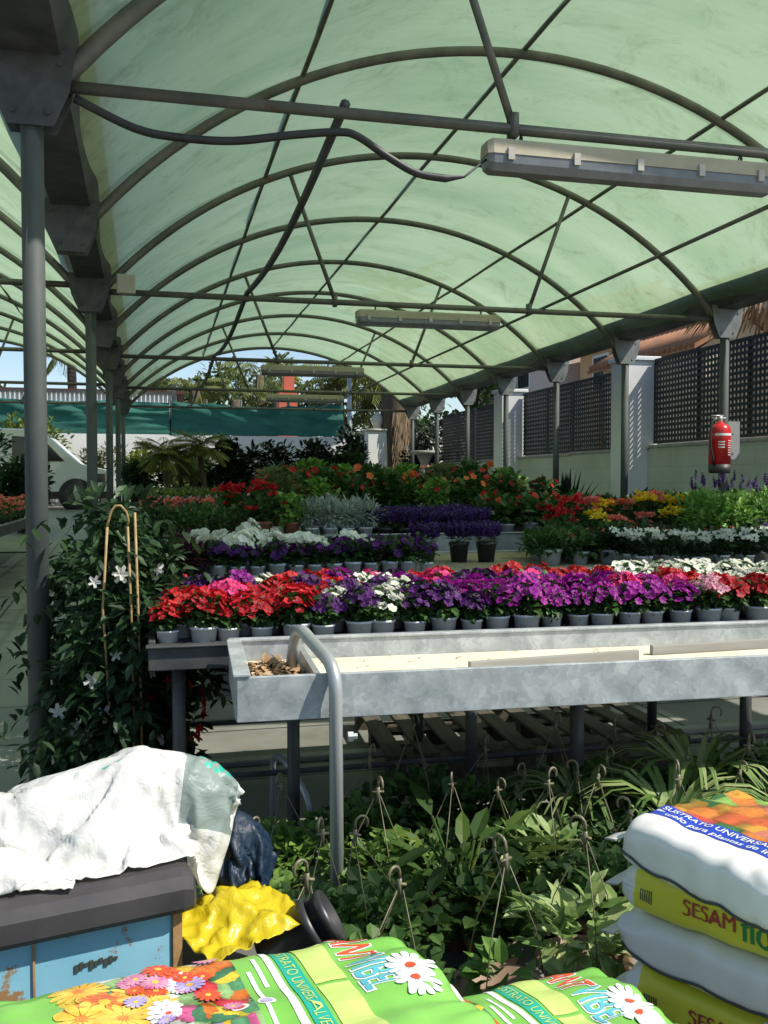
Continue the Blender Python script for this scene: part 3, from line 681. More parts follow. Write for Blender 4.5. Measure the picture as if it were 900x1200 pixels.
trail = [foliage_plant(nm, 'potted flower', 'potgrey', .08, .11, [(140, (0, 0, .15), (.16, .16, .09), .08, .045)], lm, [('blossoms', c, scat(n, .15, .16, .26, .02))]) for nm, lm, c, n in (('trailing_plant', 'leaf', 'red', 4), ('trailing_plant', 'leaf', 'lavender', 14), ('trailing_plant', 'leafdark', 'coral', 5))]
for j, y in enumerate((6.75, 7.02, 7.28)):
    for i in range(9):
        x = 3.0 + .06 * j + i * .25
        PL.put(trail[0 if i < 2 else R.choice((1, 2, 0))], (x, y, .8805), R.random() * 6, 'dark leafy pot plant with small flowers, %s row, %s from the tan matting' % (('front', 'second', 'third')[j], ORD[i + 1]), R.uniform(.9, 1.15), 'leafy plants right of the matting')
salv = [foliage_plant('salvia', 'potted flower', 'potdark', .09, .14, [(330, (0, 0, .36), (.2, .2, .22), .075, .045)], 'leafbright', [('blossoms', 'lavender', spikes(3, .16, .45, .74, .3, .3, .022))]) for _ in range(2)]
k = 0
for j, (y, xs) in enumerate(((7.15, (4.55, 4.85, 5.2)), (7.55, (4.75, 5.1, 5.5)), (7.85, (5.0, 5.35, 5.65)))):
    for i, x in enumerate(xs):
        PL.put(salv[(i + j) % 2], (x + .05, y, .8805), R.random() * 6, 'sunlit bright green salvia with purple spikes, %s row, %s from the zinnias' % (('front', 'middle', 'rear')[j], ORD[i + 1]), R.uniform(.85, 1.0), 'bright green salvias')
wht = foliage_plant('white_begonia', 'potted flower', 'potgrey', .06, .09, [(120, (0, 0, .15), (.1, .1, .08), .05, .04)], 'leafdark', [('blossoms', 'white', scat(8, .1, .16, .25, .035, 'pom'))])
k = 0
for y in (6.3, 6.5, 6.7):
    for i in range(8):
        k += 1; PL.put(wht, (3.55 + i * .22, y - .02, .8805), R.random() * 6, 'white pompom-flowered plant with dark leaves, %s row, %s from the tan matting' % (('front', 'middle', 'rear')[(k - 1) // 8], ORD[i + 1]), R.uniform(.9, 1.1), 'white pompom plants')
# plants by the wall
t = thing('agave', 'dark spiky agave against the green wall behind the second roof post', 'plant', (6.4, 13.9, gz(13.9)))
obj('pot', pot_mb(.22, .4), 'potdark', t, True); mb = MB()
for i in range(46):
    an = i * 2.4; el = .15 + .85 * (i / 46); d = V((math.cos(an) * (1 - el * .75), math.sin(an) * (1 - el * .75), .35 + el)); mb.leaf(V((0, 0, .4)), d, V((math.cos(an), math.sin(an), .2)), R.uniform(.6, .85), .09, 0, .2, .05)
obj('leaves', mb, 'blackleafwall', t); t.scale = (1.1,) * 3
t = thing('urn_planter', 'low wide black urn planter in front of the green wall, behind the marigolds', 'planter', (6.65, 11.6, gz(11.6)))
mb = MB(); mb.lathe([(0, 0), (.2, 0), (.2, .05), (.09, .12), (.08, .55), (.16, .62), (.3, .72), (.36, .86), (.42, .88), (.42, .93), (.36, .93), (.32, .84), (0, .82)], n=20); obj('bowl', mb, 'potdark', t, True)
mb = MB()
for s in (-1, 1): mb.tube([(s * .34, 0, .78), (s * .46, 0, .8), (s * .5, 0, .86), (s * .42, 0, .91)], .02, 8)
obj('handle', mb, 'potdark', t, True)
# mandevillas on bamboo hoops
def mandevilla(loc, rot, label, h, flow, nf, seed, stakes=True, wide=.2, leafm='leafdark'):
    rs = random.Random(seed); t = thing('mandevilla', label, 'climbing plant', loc, rot)
    obj('pot', pot_mb(.13, .22), 'potdark', t, True)
    if stakes:
        for s in (-1, 1):
            pts = [(s * .06, -.12, .2), (s * .05 + .012, -.155, .6), (s * .058 - .006, -.172, 1.0), (s * .042, -.17, h - .12)]
            mb = MB(); mb.tube(pts, .0055, 8); obj('bamboo_stake', mb, 'bamboo', t, True)
        mb = MB(); mb.tube([(s_ * .042 + .012 * k * (1.2 - k), -.17 - .012 * k, h - .12 + .075 * k) for s_, k in ((-1, 0), (-.95, .4), (-.7, .9), (-.2, 1.2), (.3, 1.2), (.75, .85), (.97, .4), (1, 0))], .0052, 8); obj('bamboo_hoop', mb, 'bamboo', t, True)
    mb = MB(); z = .2
    while z < h:
        wd = wide * (1.05 - .35 * (z / h) ** 3) * rs.uniform(.85, 1.15); an = rs.random() * 6.28
        mb.cloud(75, (math.cos(an) * .05, math.sin(an) * .05 + .02, z), (wd, wd, .1), .075, .04, 0, .3, -.25, rs); z += .08
    for i in range(12):
        an = rs.random() * 6.28; b = V((math.cos(an) * wide * .7, math.sin(an) * wide * .7, rs.uniform(.45, h * .95))); d = V((math.cos(an), math.sin(an), .5)); p = b
        for k in range(8):
            p = p + d.normalized() * .035; d.z -= .25
            mb.leaf(p, V((rs.uniform(-1, 1), rs.uniform(-1, 1), -.6)), V((0, 0, 1)), .075, .036, 0, r=rs.random())
    for i in range(7):
        mb.cloud(50, (rs.uniform(-.1, .1), -wide * .95, .2 + i * .13), (.13, .08, .1), .075, .04, 0, .3, -.2, rs)
    if stakes:
        m3 = MB(); m3.tube([(.1, -.13, .2), (.085, -.18, .8), (.07, -.185, h - .06)], .0055, 8); obj('bamboo_stake', m3, 'bamboo', t, True)
    obj('foliage', mb, leafm, t)
    mb = MB()
    for i in range(nf):
        an = rs.uniform(-2.9, -.2); zz = rs.uniform(.25, h * .82); c = V((math.cos(an) * wide * 1.08, math.sin(an) * wide * 1.08, zz)); mb.flower(c, V((math.cos(an) + rs.uniform(-.6, .6), math.sin(an), rs.uniform(-.3, .8))), rs.uniform(.026, .038), 0, None, 5, .45, .45)
    obj('blossoms', mb, flow, t); return t
mandevilla((-.2, 4.22, 0), .15, 'tall climbing plant with white flowers on bent bamboo hoops, nearest the steel post', 1.47, 'white', 15, 3, True, .2)
mandevilla((.02, 4.5, 0), .5, 'climbing plant with deep red flowers, between the white one and the petunia bench', 1.2, 'red', 26, 5, False, .17)
mandevilla((-.38, 4.72, 0), 2, 'climbing plant beside the tiled aisle, behind the steel post', 1.22, 'white', 9, 8, False, .2)
mandevilla((-.1, 5.2, 0), .9, 'tallest climbing plant, behind the one with bamboo hoops', 1.42, 'red', 5, 9, False, .22)
mandevilla((-.3, 5.9, 0), 1, 'bushy green climbing plant at the rear of the group, next to the burgundy plants', 1.3, 'red', 4, 12, False, .26, 'leaf')
mandevilla((-.38, 4.28, 0), 1, 'low leafy climbing plant with a few white flowers, in front of the tiled aisle', .72, 'white', 8, 14, False, .17)
# ------------------------------------------------------------------ hanging baskets on the floor
def basket(leafm, n, L_, W_, rad, seed, zc=.2, potm='browngreen', hk=.33):
    rs = random.Random(seed); t = thing('hanging_basket', 'basket', 'hanging basket', group='hanging baskets')
    mb = MB(); mb.lathe([(0, 0), (.07, 0), (.115, .12), (.125, .125), (.125, .14), (.112, .14), (.105, .115), (0, .11)], n=18); obj('pot', mb, potm, t, True)
    mb = MB(); mb.cloud(n, (0, 0, zc), rad, L_, W_, 0, .3, .2, rs); obj('foliage', mb, leafm, t)
    a0 = rs.random() * 2
    hz = .14 + hk * rs.uniform(.85, 1.1); hx, hy = rs.uniform(-.05, .05), rs.uniform(-.05, .05)
    hg = MB()
    for k in range(3):
        a = a0 + k * 2.094; x, y = .118 * math.cos(a), .118 * math.sin(a)
        hg.tube([(x, y, .13), (x * .7 + hx * .3, y * .7 + hy * .3, .13 + (hz - .13) * .5), (hx + x * .08, hy + y * .08, hz)], .0016, 6)
    hg.tube([(hx, hy, hz - .02), (hx, hy, hz + .03)], .006, 8)
    hg.box(hx - .018, hy - .004, hz + .012, hx + .018, hy + .004, hz + .018)
    pts = [(hx, hy, hz + .03)] + [(hx + .02 * (1 - math.cos(u)) * math.cos(a0), hy + .02 * (1 - math.cos(u)) * math.sin(a0), hz + .045 + .021 * math.sin(u)) for u in [0, .5, 1., 1.5, 2., 2.5, 3., 3.5, 3.9]]
    hg.tube(pts, [.0042] * 8 + [.0036, .0026], 8)
    obj('hanger', hg, 'hangerplastic', t, True); return t
M['hangerplastic'] = mat('olive_plastic', (.2, .18, .1), (.13, .12, .07), 8, .4)
M['basketleaf'] = leafmat('basket_leaf', [(.05, .115, .02), (.09, .19, .035), (.15, .28, .055)], .55, .35)
M['basketdark'] = leafmat('basket_leaf_dark', [(.035, .085, .02), (.065, .14, .03), (.11, .2, .045)], .55, .35)
M['basketlime'] = leafmat('basket_leaf_lime', [(.09, .18, .03), (.15, .27, .05), (.22, .35, .07)], .55, .35)
bk_sparse = basket('leafbright', 26, .06, .05, (.06, .06, .05), 9, .16)
bk = [basket('basketleaf', 420, .04, .038, (.19, .19, .1), 1), basket('basketlime', 420, .036, .035, (.18, .18, .09), 2), basket('basketdark', 440, .044, .04, (.21, .21, .11), 3), basket('basketleaf', 300, .06, .05, (.19, .19, .11), 4, hk=.28)]
vari = basket('cream', 120, .085, .035, (.17, .17, .1), 6); spid = thing('spider_plant', 'x', 'potted plant')
obj('pot', pot_mb(.1, .13), 'browngreen', spid, True); mb = MB()
for i in range(42):
    an = R.random() * 6.28; p = V((0, 0, .13)); d = V((math.cos(an) * .6, math.sin(an) * .6, 1)); lp = []
    for k in range(6): lp.append(p.copy()); p = p + d.normalized() * .075; d.z -= .33
    sd = V((-math.sin(an), math.cos(an), 0)); r = R.random()
    for k in range(5):
        w0, w1 = .011 * (1 - (k / 5.5) ** 2), .011 * (1 - ((k + 1) / 5.5) ** 2); mb.quad(lp[k] - sd * w0, lp[k] + sd * w0, lp[k + 1] + sd * w1, lp[k + 1] - sd * w1, 0, r)
obj('foliage', mb, 'cream', spid)
spots = [(.28, 2.95, 1, ''), (.42, 3.3, 1, ''), (.72, 3.42, 0, ''), (.72, 3.02, 1, ''), (.98, 3.08, 2, ''), (1.02, 3.6, 2, ''), (1.25, 3.58, 0, ''), (1.22, 3.14, 0, ''), (1.36, 3.3, 1, ''), (1.58, 3.46, 2, ''), (1.86, 3.62, 0, ''), (1.7, 3.22, 2, ''), (2.1, 3.5, 0, ''), (2.35, 3.45, 2, ''), (2.62, 3.56, 0, ''), (.62, 2.66, 2, ''), (1.02, 2.72, 3, ''), (.42, 2.62, 2, ''), (1.55, 3.0, 2, ''), (1.42, 2.7, 2, ''), (2.0, 3.2, 2, ''), (2.3, 3.15, 0, ''), (2.55, 3.2, 2, ''), (.3, 2.3, 2, ''), (.55, 2.3, 2, ''), (1.75, 2.85, 2, ''), (2.85, 3.35, 0, ''), (2.1, 2.95, 2, '')]
near = [('the bench handle', .56, 2.97), ('the grey soil sack pile', 1.3, 2.1), ('the first pallet', 1.5, 4.5), ('the bench leg', 1.7, 3.6), ('the big-leaved plant', .98, 2.95), ('the floral sack', .5, 1.9), ('the spider plants', 2.1, 3.3)]
bands = {}
for i, (x, y, k, lab) in enumerate(sorted(spots, key=lambda s: (round(s[1] * 3), s[0]))):
    b = round(y * 3); bands.setdefault(b, []).append((x, y, k))
bl = sorted(bands)
for bi, b in enumerate(bl):
    for i, (x, y, k) in enumerate(bands[b]):
        near_n = min(near, key=lambda q: (q[1] - x) ** 2 + (q[2] - y) ** 2)[0]
        PL.put(bk[k], (x, y, .0), R.random() * 6, 'hanging basket on the floor near %s, %s in the %s row' % (near_n, ORD[i + 1], ORD[bi + 1]), R.uniform(.9, 1.12), 'hanging baskets')
PL.put(vari, (1.32, 3.0, .0), 0, 'basket of cream and green variegated leaves in a streak of sun', 1.05)
PL.put(vari, (1.16, 2.36, .04), 2, 'variegated leafy basket beside the lower green sack', 1.1)
PL.put(bk_sparse, (.84, 2.2, .08), .5, 'brown hanging pot with only a small sprig of leaves, next to the green sacks', 1.1)
PL.put(vari, (1.5, 3.12, .0), 2, 'variegated basket just right of the brightest one', 1)
PL.put(spid, (1.85, 3.05, .08), 0, 'spider plant with long striped arching leaves left of the top soil sack', 1.2, 'spider plants')
PL.put(spid, (2.12, 3.32, .08), 2, 'spider plant with arching striped leaves behind the floral end of the top soil sack', 1.3, 'spider plants')
PL.put(spid, (1.6, 3.3, .05), 3, 'spider plant under the trough, beside the bench leg', 1.1, 'spider plants')
M['lilyleaf'] = leafmat('lily_leaf', [(.03, .07, .015), (.06, .115, .02), (.14, .19, .03)])
t = thing('peace_lily', 'plant with large upright pointed leaves among the hanging baskets', 'potted plant', (.98, 2.9, 0))
obj('pot', pot_mb(.11, .16), 'browngreen', t, True); mb = MB()
for i in range(22):
    an = i * 2.4; el = R.uniform(.5, 1.6); d = V((math.cos(an), math.sin(an), el)).normalized(); b = V((0, 0, .14)); e = b + d * R.uniform(.14, .3)
    mb.tube([b, e], .005, 5); mb.leaf(e, V((math.cos(an), math.sin(an), R.uniform(-.1, .9))), V((0, 0, 1)), R.uniform(.12, .19), R.uniform(.05, .07), 0, .12, .2)
obj('leaves', mb, 'lilyleaf', t)

# ------------------------------------------------------------------ lettering
def text2d(s, size=1, offset=0, width=None, maxlen=.02):
    cu = bpy.data.curves.new('lettering', 'FONT'); cu.body = s; cu.size = size; cu.offset = offset; cu.resolution_u = 4
    ob = bpy.data.objects.new('lettering', cu); COL.objects.link(ob); bpy.context.view_layer.update()
    me = bpy.data.meshes.new_from_object(ob.evaluated_get(bpy.context.evaluated_depsgraph_get()))
    bpy.data.objects.remove(ob); bpy.data.curves.remove(cu)
    bm = bmesh.new(); bm.from_mesh(me); bmesh.ops.triangulate(bm, faces=bm.faces)
    xs = [v.co.x for v in bm.verts]; x0, x1 = min(xs), max(xs)
    if width:
        for v in bm.verts: v.co.x = (v.co.x - x0) * width / (x1 - x0)
    for _ in range(4):
        e = [e for e in bm.edges if e.calc_length() > maxlen]
        if not e: break
        bmesh.ops.subdivide_edges(bm, edges=e, cuts=1); bmesh.ops.triangulate(bm, faces=bm.faces)
    vs = [(v.co.x, v.co.y) for v in bm.verts]; bm.verts.index_update(); fs = [[v.index for v in f.verts] for f in bm.faces]; bm.free()
    return vs, fs
# ------------------------------------------------------------------ sacks
class Sack:
    def __init__(s, L, W, T, e=.5, wr=.006, seed=0, sag=0, crumple=0):
        s.L, s.W, s.T, s.e, s.wr, s.seed, s.sag, s.cr = L, W, T, e, wr, seed, sag, crumple
        fr = random.Random(seed * 13 + 1); s.fo = [(fr.uniform(-9, 9), fr.uniform(4, 13), fr.random()) for _ in range(4)]
        s.tab = []; d = 0; last = None
        for i in range(721):
            th = PI * 2 * i / 720; p = s.cross(th, W, T)
            if last: d += math.hypot(p[0] - last[0], p[1] - last[1])
            last = p; s.tab.append((d, th))
    def cross(s, th, w, t):
        c, q = math.cos(th), math.sin(th); e = s.e
        return (w / 2 * math.copysign(abs(c) ** e, c), t / 2 * math.copysign(abs(q) ** e, q))
    def P(s, x, th):
        u = max(-1, min(1, x / (s.L / 2))); k = (1 - abs(u) ** 15) ** .5
        w = s.W * (1 - .04 * u * u - .1 * abs(u) ** 14); y, z = s.cross(th, w, max(s.T * k, .006))
        n = s.wr * noise.noise(V((x * 5 + s.seed, y * 14, z * 14 + s.seed))) + s.wr * .6 * noise.noise(V((x * 22, y * 9 + s.seed, z * 9)))
        en = abs(u) ** 4
        for (ca, cb, ph) in s.fo: n += s.wr * (.16 + .5 * en) * (abs(((x * ca + y * cb + z * 3) + ph + .15 * noise.noise(V((x * 6, y * 6, s.seed)))) % 1 * 2 - 1) - .5)
        n += s.wr * 2.2 * en * noise.noise(V((x * 3, y * 38 + s.seed, z * 30)))
        if s.cr: n += s.cr * max(0, u - .35) * (abs(noise.noise(V((x * 16, y * 18 + s.seed, z * 20)))) - .2)
        z += n * (1 if z > 0 else -.4) - s.sag * u * u; y += n * math.cos(th) * .8
        return V((x, y, z))
    def theta(s, d, base):
        """angle at arc length d going clockwise from the base angle"""
        tot = s.tab[-1][0]; b = next(q for q, th in s.tab if th >= base - 1e-6); t = (b - d) % tot
        lo, hi = 0, 720
        while hi - lo > 1:
            m = (lo + hi) // 2
            if s.tab[m][0] <= t: lo = m
            else: hi = m
        f = (t - s.tab[lo][0]) / max(1e-9, s.tab[hi][0] - s.tab[lo][0]); return s.tab[lo][1] + f * (s.tab[hi][1] - s.tab[lo][1])
    def N(s, x, th):
        a = s.P(x + .002, th) - s.P(x - .002, th); b = s.P(x, th + .01) - s.P(x, th - .01); n = b.cross(a); return n.normalized() if n.length > 0 else V((0, 0, 1))
    def on(s, x, d, base=PI / 2, lift=.0012):
        th = s.theta(d, base); return s.P(x, th) + s.N(x, th) * lift
    def body(s, mfn, nu=84, ns=96):
        mb = MB(); a = []
        thl = [s.theta(-s.tab[-1][0] * j / ns, 0) for j in range(ns)]
        for i in range(nu + 1):
            x = -s.L / 2 + s.L * i / nu
            for th in thl: p = s.P(x, th); mb.vert(p); mb.uv.append((x, s.tab[int(th / (2 * PI) * 720) % 721][0]))
        for i in range(nu):
            for j in range(ns):
                j2 = (j + 1) % ns; x = -s.L / 2 + s.L * (i + .5) / nu
                mb.face((i * ns + j, (i + 1) * ns + j, (i + 1) * ns + j2, i * ns + j2), mfn(x, thl[j]))
        return mb
    def flap(s, sg, ln=.035):
        mb = MB(); n = 28
        for k in range(2):
            for i in range(n + 1):
                y = -s.W * .49 + s.W * .98 * i / n
                for dz in (-.0018, .0018): mb.vert((sg * (s.L / 2 - .004 + k * ln * (1 + .1 * noise.noise(V((y * 9, s.seed, 0))))), y, dz - s.sag - k * .006 + .008 * k * noise.noise(V((y * 16, s.seed, 3)))))
        q = 2 * (n + 1)
        for i in range(n):
            a = i * 2; mb.face((a, a + 2, q + a + 2, q + a)); mb.face((a + 1, q + a + 1, q + a + 3, a + 3)); mb.face((q + a, q + a + 2, q + a + 3, q + a + 1))
        return mb
def film(name, c1, c2, rough=.32, spec=.5):
    m = mat(name, c1, c2, 5, rough, 0, .12, bdist=.02); return m
M['sackgreen'] = film('green_film', (.17, .45, .07), (.22, .52, .1)); M['sackwhite'] = film('white_film', (.83, .82, .78), (.77, .76, .72)); M['sackyellow'] = film('yellow_film', (.72, .7, .06), (.66, .62, .05))
M['inkred'] = mat('red_ink', (.72, .1, .03), (.66, .08, .03), 8, .4); M['inkcyan'] = mat('cyan_ink', (.12, .5, .55), (.1, .44, .5), 8, .4); M['inkteal'] = mat('teal_ink', (.02, .42, .3), (.02, .38, .27), 8, .4)
M['inkblue'] = mat('blue_ink', (.015, .05, .5), (.02, .06, .42), 8, .4); M['inkwhite'] = mat('white_ink', (.82, .83, .82), (.78, .8, .78), 8, .4); M['inklime'] = mat('lime_ink', (.55, .68, .2), (.5, .64, .17), 30, .4)
M['inkgreen'] = mat('green_ink', (.02, .25, .08), (.02, .22, .07), 8, .4); M['inkdark'] = mat('dark_ink', (.05, .06, .05), (.07, .08, .07), 8, .4); M['inkmaroon'] = mat('maroon_ink', (.4, .07, .05), (.36, .06, .04), 8, .4)
def floral(name, pal, scale):
    m, nt, b = nodes(name); uv = nt.nodes.new('ShaderNodeUVMap'); nz = nt.nodes.new('ShaderNodeTexNoise'); nz.inputs['Scale'].default_value = 34; nz.inputs['Detail'].default_value = 3
    nt.links.new(uv.outputs[0], nz.inputs['Vector']); v = nt.nodes.new('ShaderNodeTexVoronoi'); v.inputs['Scale'].default_value = scale
    nt.links.new(mixed(nt, uv.outputs[0], nz.outputs['Color'], .03), v.inputs['Vector'])
    sp = nt.nodes.new('ShaderNodeSeparateColor'); nt.links.new(v.outputs['Color'], sp.inputs[0])
    c = ramp(nt, sp.outputs[0], [(i / len(pal), p) for i, p in enumerate(pal)], 'CONSTANT')
    ring = ramp(nt, v.outputs['Distance'], [(.0, (.5, .3, .12)), (.13, (1, 1, 1)), (.5, (.92, .9, .9)), (.75, (.45, .5, .4))])
    fine = ramp(nt, noise_tex(nt, 90, 3, 'UV'), [(.35, (.72, .72, .72)), (.65, (1.15, 1.15, 1.15))])
    c = mixed(nt, mixed(nt, c, ring, 1., 'MULTIPLY'), fine, .8, 'MULTIPLY')
    nt.links.new(c, b.inputs['Base Color']); b.inputs['Roughness'].default_value = .33; return m
M['floral'] = floral('printed_bouquet', [(.78, .6, .06), (.75, .5, .04), (.7, .18, .03), (.65, .12, .3), (.75, .75, .72), (.1, .3, .14), (.4, .3, .6), (.65, .04, .06), (.3, .5, .2), (.75, .72, .7), (.06, .2, .1)], 34)
M['floral2'] = floral('printed_zinnias', [(.7, .22, .04), (.66, .13, .04), (.72, .35, .05), (.6, .08, .06), (.3, .5, .1), (.05, .2, .06), (.62, .2, .14)], 17)
def decal(sk, name, shapes, mp, m, parent, base=PI / 2, lift=.0012):
    mb = MB()
    for vs, fs, *ex in shapes:
        i = len(mb.v); dx, up = ex if ex else (0, 0)
        for (a, b) in vs: x, d = mp(a + dx, b); mb.vert(sk.on(x, d, base, lift + up))
        for f in fs: mb.face([i + q for q in f])
    return obj(name, mb, m, parent)
def grid2d(x0, y0, x1, y1, nx, ny):
    vs = [(x0 + (x1 - x0) * i / nx, y0 + (y1 - y0) * j / ny) for j in range(ny + 1) for i in range(nx + 1)]
    return vs, [(j * (nx + 1) + i, j * (nx + 1) + i + 1, (j + 1) * (nx + 1) + i + 1, (j + 1) * (nx + 1) + i) for j in range(ny) for i in range(nx)]
def daisy(cx, cy, r, n=13, ph=0):
    pet = []; 
    for k in range(n):
        a = 2 * PI * k / n + ph; c, s = math.cos(a), math.sin(a); w = .2 * r
        w = .62 * 2 * PI / n * .5 * r; pet.append(([(cx + c * r * u - s * w * k2, cy + s * r * u + c * w * k2) for u, k2 in ((.12, .1), (.5, .8), (.8, 1.), (.95, .6), (1., 0), (.95, -.6), (.8, -1.), (.5, -.8), (.12, -.1))], [tuple(range(9))]))
    ctr = ([(cx, cy)] + [(cx + .22 * r * math.cos(q * PI / 5), cy + .22 * r * math.sin(q * PI / 5)) for q in range(10)], [(0, q + 1, (q + 1) % 10 + 1) for q in range(10)])
    return pet, ctr
def green_sack(label, loc, rot, seed, tilt=(0, 0)):
    sk = Sack(.72, .46, .125, .42, .009, seed); t = thing('compost_sack', label, 'sack', loc, 0, 'green compost sacks')
    t.rotation_euler = (tilt[0], tilt[1], rot)
    def mfn(x, th): 
        up = .28 < th < PI - .1
        return 1 if up and -.235 < x < .03 else 0
    obj('film', sk.body(mfn), ['sackgreen', 'floral'], t, True)
    for s in (-1, 1): obj('seam', sk.flap(s), 'sackgreen' if s < 0 else 'sackwhite', t, True)
    rd = lambda x0, y0: (lambda a, b: (x0 + b, (y0 - a)))        # reads away from the far edge, letter tops to the right
    decal(sk, 'white_band', [grid2d(0, 0, .34, .012, 24, 1)], lambda a, b: (.082 + b, (.215 - a)), 'inkwhite', t)
    decal(sk, 'teal_band', [grid2d(0, 0, .36, .03, 24, 2)], lambda a, b: (.1 + b, (.215 - a)), 'inkteal', t)
    decal(sk, 'band_lettering', [text2d('SUSTRATO UNIVERSAL VERDOR', .026, 0, .33)], lambda a, b: (.106 + b, (.215 - a)), 'inklime', t, lift=.0022)
    decal(sk, 'lime_band', [grid2d(0, 0, .15, .052, 12, 4), grid2d(.158, 0, .33, .052, 12, 4)], lambda a, b: (.137 + b, (.215 - a)), 'inklime', t)
    for txt, mm, y0, wd in (('PLANT', 'inkred', .238, .12), ('VIBEL', 'inkcyan', .116, .115)):
        decal(sk, 'title_outline', [text2d(txt, .094, .0045, wd)], lambda a, b: (.203 + b, (y0 - a)), 'inkwhite', t, lift=.0012)
        decal(sk, 'title_lettering', [text2d(txt, .094, .0008, wd - .004)], lambda a, b: (.203 + b, (y0 - .002 - a)), mm, t, lift=.0024)
    M.setdefault('inkyellow', mat('yellow_ink', (.8, .64, .12), (.72, .36, .03), 28, .4)); M.setdefault('inkorange', mat('orange_ink', (.78, .34, .06), (.6, .1, .03), 28, .4)); M.setdefault('inkpink', mat('pink_ink', (.75, .36, .5), (.5, .08, .25), 28, .4)); M.setdefault('inkviolet', mat('violet_ink', (.55, .48, .72), (.28, .2, .5), 28, .4))
    fl = random.Random(seed)
    lst = [(-.2, .16, .045, 'inkyellow'), (-.17, .11, .04, 'inkorange'), (-.115, .135, .045, 'inkyellow'), (-.205, .075, .042, 'inkyellow'), (-.15, .06, .042, 'inkyellow'), (-.1, .08, .034, 'inkyellow'), (-.19, .02, .045, 'inkyellow')]
    lst += [(fl.uniform(-.13, .02), fl.uniform(.02, .21), fl.uniform(.014, .026), fl.choice(('inkviolet', 'inkpink', 'inkpink', 'inkwhite', 'inkred'))) for _ in range(22)]
    for q, (fx, fy, fr, fc) in enumerate(lst):
        pp, cc = daisy(fx, fy, fr, fl.randint(8, 17), fl.random()); decal(sk, 'printed_flower', pp, lambda a, b: (a, b), fc, t, lift=.0012 + q * .00012); decal(sk, 'printed_flower', [cc], lambda a, b: (a, b), 'inkorange' if fc == 'inkyellow' else ('inkred' if fc == 'inkwhite' else 'inkyellow'), t, lift=.0013 + q * .00012)
    pet, ctr = daisy(.292, .055, .042); p2, c2 = daisy(.285, .012, .037, 12, .2)
    idm = lambda a, b: (a, b)
    decal(sk, 'daisy_petals', pet, idm, 'inkwhite', t, lift=.0034); decal(sk, 'daisy_petals', p2, idm, 'inkwhite', t, lift=.003)
    decal(sk, 'daisy_centre', [ctr], idm, 'inkred', t, lift=.0042); decal(sk, 'daisy_centre', [c2], idm, 'inkred', t, lift=.0042)
    decal(sk, 'small_print', [grid2d(q, 0, q + ln, .007, 6, 1) for q, ln in ((.02, .1), (.13, .05))], lambda a, b: (.045 + b, (.15 - a)), 'inkwhite', t)
    decal(sk, 'small_print', [grid2d(0, 0, .09, .007, 6, 1)], lambda a, b: (.062 + b, (.17 - a)), 'inkwhite', t)
    disc = lambda cx, cy, r: ([(cx, cy)] + [(cx + r * math.cos(q * PI / 8), cy + r * math.sin(q * PI / 8)) for q in range(16)], [(0, q + 1, (q + 1) % 16 + 1) for q in range(16)])
    decal(sk, 'round_badge', [disc(.05, .03, .014), disc(.01, .03, .014)], idm, 'inkwhite', t); decal(sk, 'round_badge', [disc(.05, .03, .009)], idm, 'inkviolet', t, lift=.0022); decal(sk, 'round_badge', [disc(.01, .03, .008)], idm, 'inkred', t, lift=.0022)
    return t
green_sack('bright green printed compost sack, the higher one, in front of the blue box', (.1, 1.282, .726), .17, 3, (-.05, .045))
green_sack('bright green printed compost sack tucked half under the other green one', (.53, 1.352, .575), .2, 9, (-.04, .06))
SA = math.atan2(-.951, .309)
